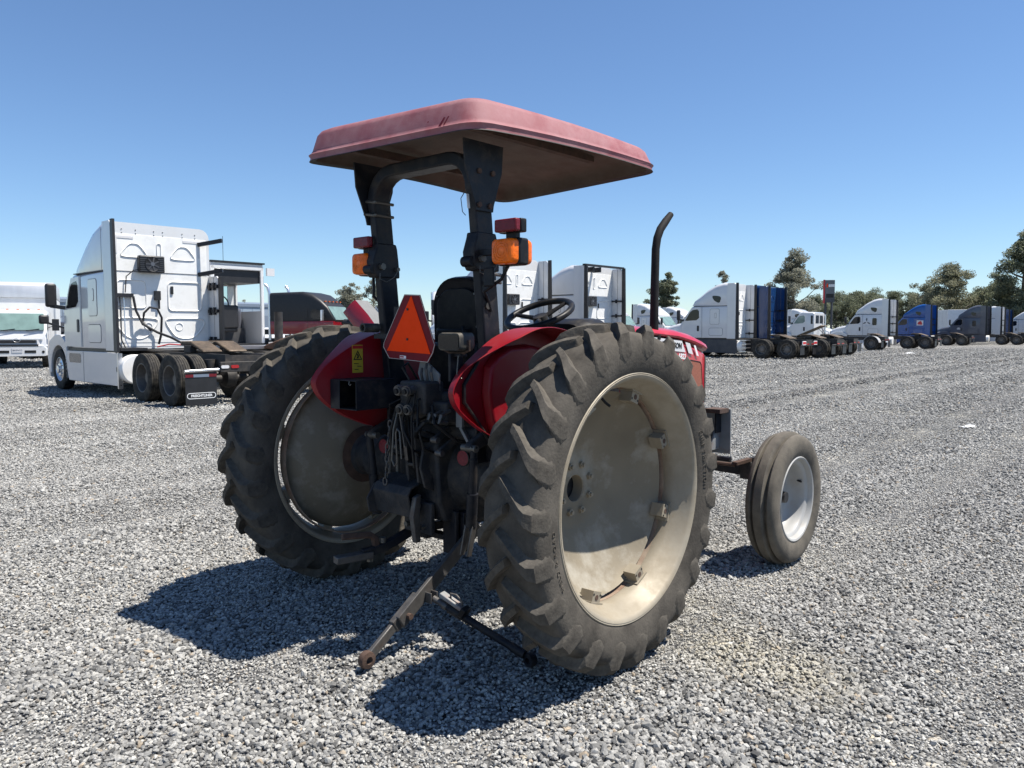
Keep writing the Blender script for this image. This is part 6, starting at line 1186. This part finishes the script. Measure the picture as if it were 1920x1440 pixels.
HS = thing('truck_hood_shell', 'detached white truck nose with dark grey back standing beside the yard tractor', 'truck hood', (-10.7, 32.9, 0), R(215))
MB().loft([[(x, y, z) for y, z in rring(w, z0, z1, 0.3)] for x, w, z0, z1 in ((0, 0.55, 0.9, 2.05), (0.5, 0.58, 0.85, 2.1), (1.3, 0.5, 0.8, 1.75))], True).obj('hood_shell', M_wht, HS, ang=50)
MB().prism(smooth_poly([(-0.42, 0.95), (0.42, 0.95), (0.45, 1.6), (0.25, 1.9), (-0.25, 1.9), (-0.45, 1.6)], 1), 'yz', -0.03, -0.004).obj('firewall', M_tfloor, HS)
for y, z in ((0.1, 1.5), (-0.2, 1.62), (0.25, 1.72)): MB().cyl((-0.05, y, z), (-0.03, y, z), 0.06, n=12).obj('firewall_port', M_ink, HS)
for s in (-1, 1): MB().b2((0.1, s*0.40, 0), (0.2, s*0.5, 0.95)).b2((1.0, s*0.36, 0), (1.1, s*0.46, 0.9)).obj('stand_leg', M_chassis, HS)

# small things lying about on the gravel
def gp(x, y): return (x, y, float(hgt(x, y)))
MS = thing('metal_step', 'small grey metal step stand among the truck wheels', 'step', gp(23.4, 52.8), R(20))
for x in (-0.2, 0.2):
    for y in (-0.15, 0.15): MB().cyl((x, y, 0), (x, y*0.9, 0.62), 0.022, n=8).obj('leg', M_decal, MS)
for z in (0.3, 0.6): MB().b2((-0.23, -0.16, z), (0.23, 0.16, z+0.03)).obj('tread', M_decal, MS)
MB().b2((-0.2, -0.18, 0.33), (0.2, -0.16, 0.58)).obj('front_sheet', M_decal, MS)
def scrap(label, name, x, y, sx, sy, m, ang, dark=None):
    n = 7; V_ = []; F = []
    for j in range(n):
        for i in range(n):
            u, v = i/(n-1)-0.5, j/(n-1)-0.5
            V_.append((u*sx, v*sy, 0.012+0.35*sy*max(0, 0.25-(u*u+v*v))*(1+0.6*math.sin(7*u+3*v))+0.02*math.sin(11*u*v+5*u)*sx))
    F = [(j*n+i, j*n+i+1, (j+1)*n+i+1, (j+1)*n+i) for j in range(n-1) for i in range(n-1)]
    o = MB().add(V_, F).obj(name, m, None, loc=gp(x, y), rot=(0, 0, R(ang)), ang=80)
    so2 = o.modifiers.new('thick', 'SOLIDIFY'); so2.thickness = 0.01
    return tag(o, label, 'litter')
scrap('crumpled white rag lying on the gravel at right', 'rag', 6.85, 11.65, 0.26, 0.16, M_whtm, 25)
scrap('flattened pale board lying before the bright blue truck', 'flat_board', 25.1, 49.6, 0.9, 0.5, M_boxwht, 10)

# ------------------------------------------------------------------ trees
def tree(label, x, y, H, Wd, leaf, bark, seed, dens=1.0, gap=0.35, base=0.12, lobes=None, group='trees beyond the lot', nm='tree'):
    rg = np.random.default_rng(seed)
    T = thing(nm, label, 'tree', (x, y, 0), rg.uniform(0, 6.28), group)
    lean = rg.normal(0, 0.02, 2)*H
    tp = [Vector((lean[0]*t*t, lean[1]*t*t, H*0.82*t)) for t in np.linspace(0, 1, 7)]
    r0 = 0.022*H+0.06
    tb_ = MB().tube(tp, [r0*(1-0.85*t)+0.02 for t in np.linspace(0, 1, 7)], 8)
    clumps = []
    nb = int(16+10*dens)
    for k in range(nb):
        t = rg.uniform(base+0.08, 0.98); p0 = Vector((lean[0]*t*t*0.67, lean[1]*t*t*0.67, H*0.82*t))
        prof = math.sin(math.pi*min(1, max(0.05, (t-base)/(1.02-base)))**0.75)**0.7
        a = rg.uniform(0, 6.28); L_ = Wd*0.5*prof*rg.uniform(0.35, 1.05)
        up = rg.uniform(0.15, 0.8)*L_
        p1 = p0+Vector((math.cos(a)*L_, math.sin(a)*L_, up)); p1.z = min(p1.z, H*0.97)
        pm = p0.lerp(p1, 0.5)+Vector((0, 0, -0.08*L_))
        tb_.tube([p0, pm, p1], [r0*0.32*(1-0.6*t)+0.015, r0*0.2*(1-0.6*t)+0.012, 0.012], 5)
        for q in (0.45, 0.7, 1.0):
            if rg.random() > gap: clumps.append((p0.lerp(p1, q)+Vector(rg.normal(0, 0.05*Wd, 3)), Wd*rg.uniform(0.055, 0.13)))
    for q in range(int(3+3*dens)): clumps.append((Vector((lean[0], lean[1], H*rg.uniform(0.80, 0.97)))+Vector((*rg.normal(0, 0.06*Wd, 2), 0)), Wd*rg.uniform(0.05, 0.11)))
    tb_.obj('trunk', bark, T, ang=60)
    C_ = []; S_ = []; RND = []
    for c, r_ in clumps:
        n = int(150*dens*max(0.6, (r_/0.8)))
        d = rg.normal(0, 1, (n, 3)); d /= np.linalg.norm(d, axis=1)[:, None]; rad = rg.random(n)**0.45
        P = np.array(c)+d*rad[:, None]*r_*np.array([1.2, 1.2, 0.75]); C_.append(P); S_.append(np.full(n, 1.0)); RND.append(np.clip(rg.normal(rg.uniform(0.25, 0.75), 0.22, n), 0, 1))
    P = np.concatenate(C_); rn = np.concatenate(RND); n = len(P); sz = rg.uniform(0.08, 0.19, n)*(0.7+0.03*H)
    a = rg.normal(0, 1, (n, 3)); a /= np.linalg.norm(a, axis=1)[:, None]; b = np.cross(a, rg.normal(0, 1, (n, 3))); b /= np.linalg.norm(b, axis=1)[:, None]
    a = a*sz[:, None]; b = b*(sz*0.42)[:, None]
    V_ = np.stack([P-a, P+b, P+a, P-b], 1).reshape(-1, 3)
    me = bpy.data.meshes.new('crown'); me.from_pydata(V_.tolist(), [], np.arange(4*n).reshape(-1, 4).tolist())
    at = me.attributes.new('leafrand', 'FLOAT', 'POINT'); at.data.foreach_set('value', np.repeat(rn, 4).astype(np.float32)); me.materials.append(leaf)
    link('crown', me, T)
    return T
def tpx(px, ytop, wpx, d):     # size of a tree d metres off that spans these photo pixels
    return ((px-960)/1466*d, d, 1.46+(619.5-ytop)/1466*d, wpx/1466*d)
TL = [('grey-green eucalyptus left of the roll frame, above the tipped hood', 652, 530, 62, 108, M_leafC, M_bark, 1.3, 0.25),
      ('slim grey-green eucalyptus half hidden behind the left roll post', 703, 519, 62, 114, M_leafC, M_bark2, 1.0, 0.4),
      ('small round tree over the warehouse roof beside the yard tractor', 512, 567, 34, 150, M_leafB, M_bark, 1.0, 0.3),
      ('small tree seen through the open yard tractor cab', 462, 560, 36, 150, M_leafC, M_bark, 1.0, 0.35),
      ('small tree peeking over the white truck right of the seat', 1066, 491, 26, 128, M_leafB, M_bark, 0.8, 0.35),
      ('dark dense tree right behind the exhaust stack', 1246, 507, 64, 100, M_leafB, M_bark, 1.9, 0.15),
      ('open crowned tree rising above the nearest right-hand truck roof', 1353, 499, 48, 104, M_leafC, M_bark, 1.0, 0.45),
      ('tall broad eucalyptus left of the pylon sign', 1484, 468, 104, 98, M_leafC, M_bark2, 2.0, 0.28),
      ('low tree between the broad eucalyptus and the pylon sign', 1524, 554, 74, 122, M_leafB, M_bark, 1.4, 0.2),
      ('dark tree directly behind the pylon sign posts', 1566, 548, 78, 136, M_leafB, M_bark, 1.5, 0.15),
      ('dark rounded tree above the white day cab', 1598, 541, 82, 138, M_leafB, M_bark, 1.6, 0.12),
      ('dark tree above the truck with the three-bladed emblem', 1634, 543, 80, 140, M_leafB, M_bark, 1.5, 0.15),
      ('dark tree above the gap left of the bright blue truck', 1668, 547, 78, 142, M_leafB, M_bark, 1.5, 0.15),
      ('dark bushy tree above the bright blue truck', 1704, 550, 82, 140, M_leafB, M_bark, 1.5, 0.15),
      ('pale sparse-topped eucalyptus above the gap between blue and grey trucks', 1778, 494, 104, 112, M_leafA, M_bark2, 1.7, 0.3),
      ('wide low eucalyptus left of the sparse-topped one', 1742, 522, 84, 118, M_leafA, M_bark2, 1.3, 0.35),
      ('dark spreading tree above the grey truck', 1828, 540, 96, 116, M_leafB, M_bark, 1.6, 0.2),
      ('dark tree with uneven top left of the tallest tree', 1868, 512, 92, 112, M_leafB, M_bark, 1.7, 0.2),
      ('tallest tree at the right edge with gaps in its crown', 1912, 432, 110, 106, M_leafB, M_bark, 1.8, 0.35),
      ('dark tree just outside the right edge', 1990, 480, 110, 110, M_leafB, M_bark, 1.6, 0.25)]
for i, (lab_, px, yt, wp, d, lf_, bk_, dn, gp_) in enumerate(TL):
    x, y, H, Wd = tpx(px, yt, wp, d)
    tree(lab_, x, y, H, Wd*1.12, lf_, bk_, 100+i, dn, gp_, base=0.10 if lf_ is M_leafB else 0.2)
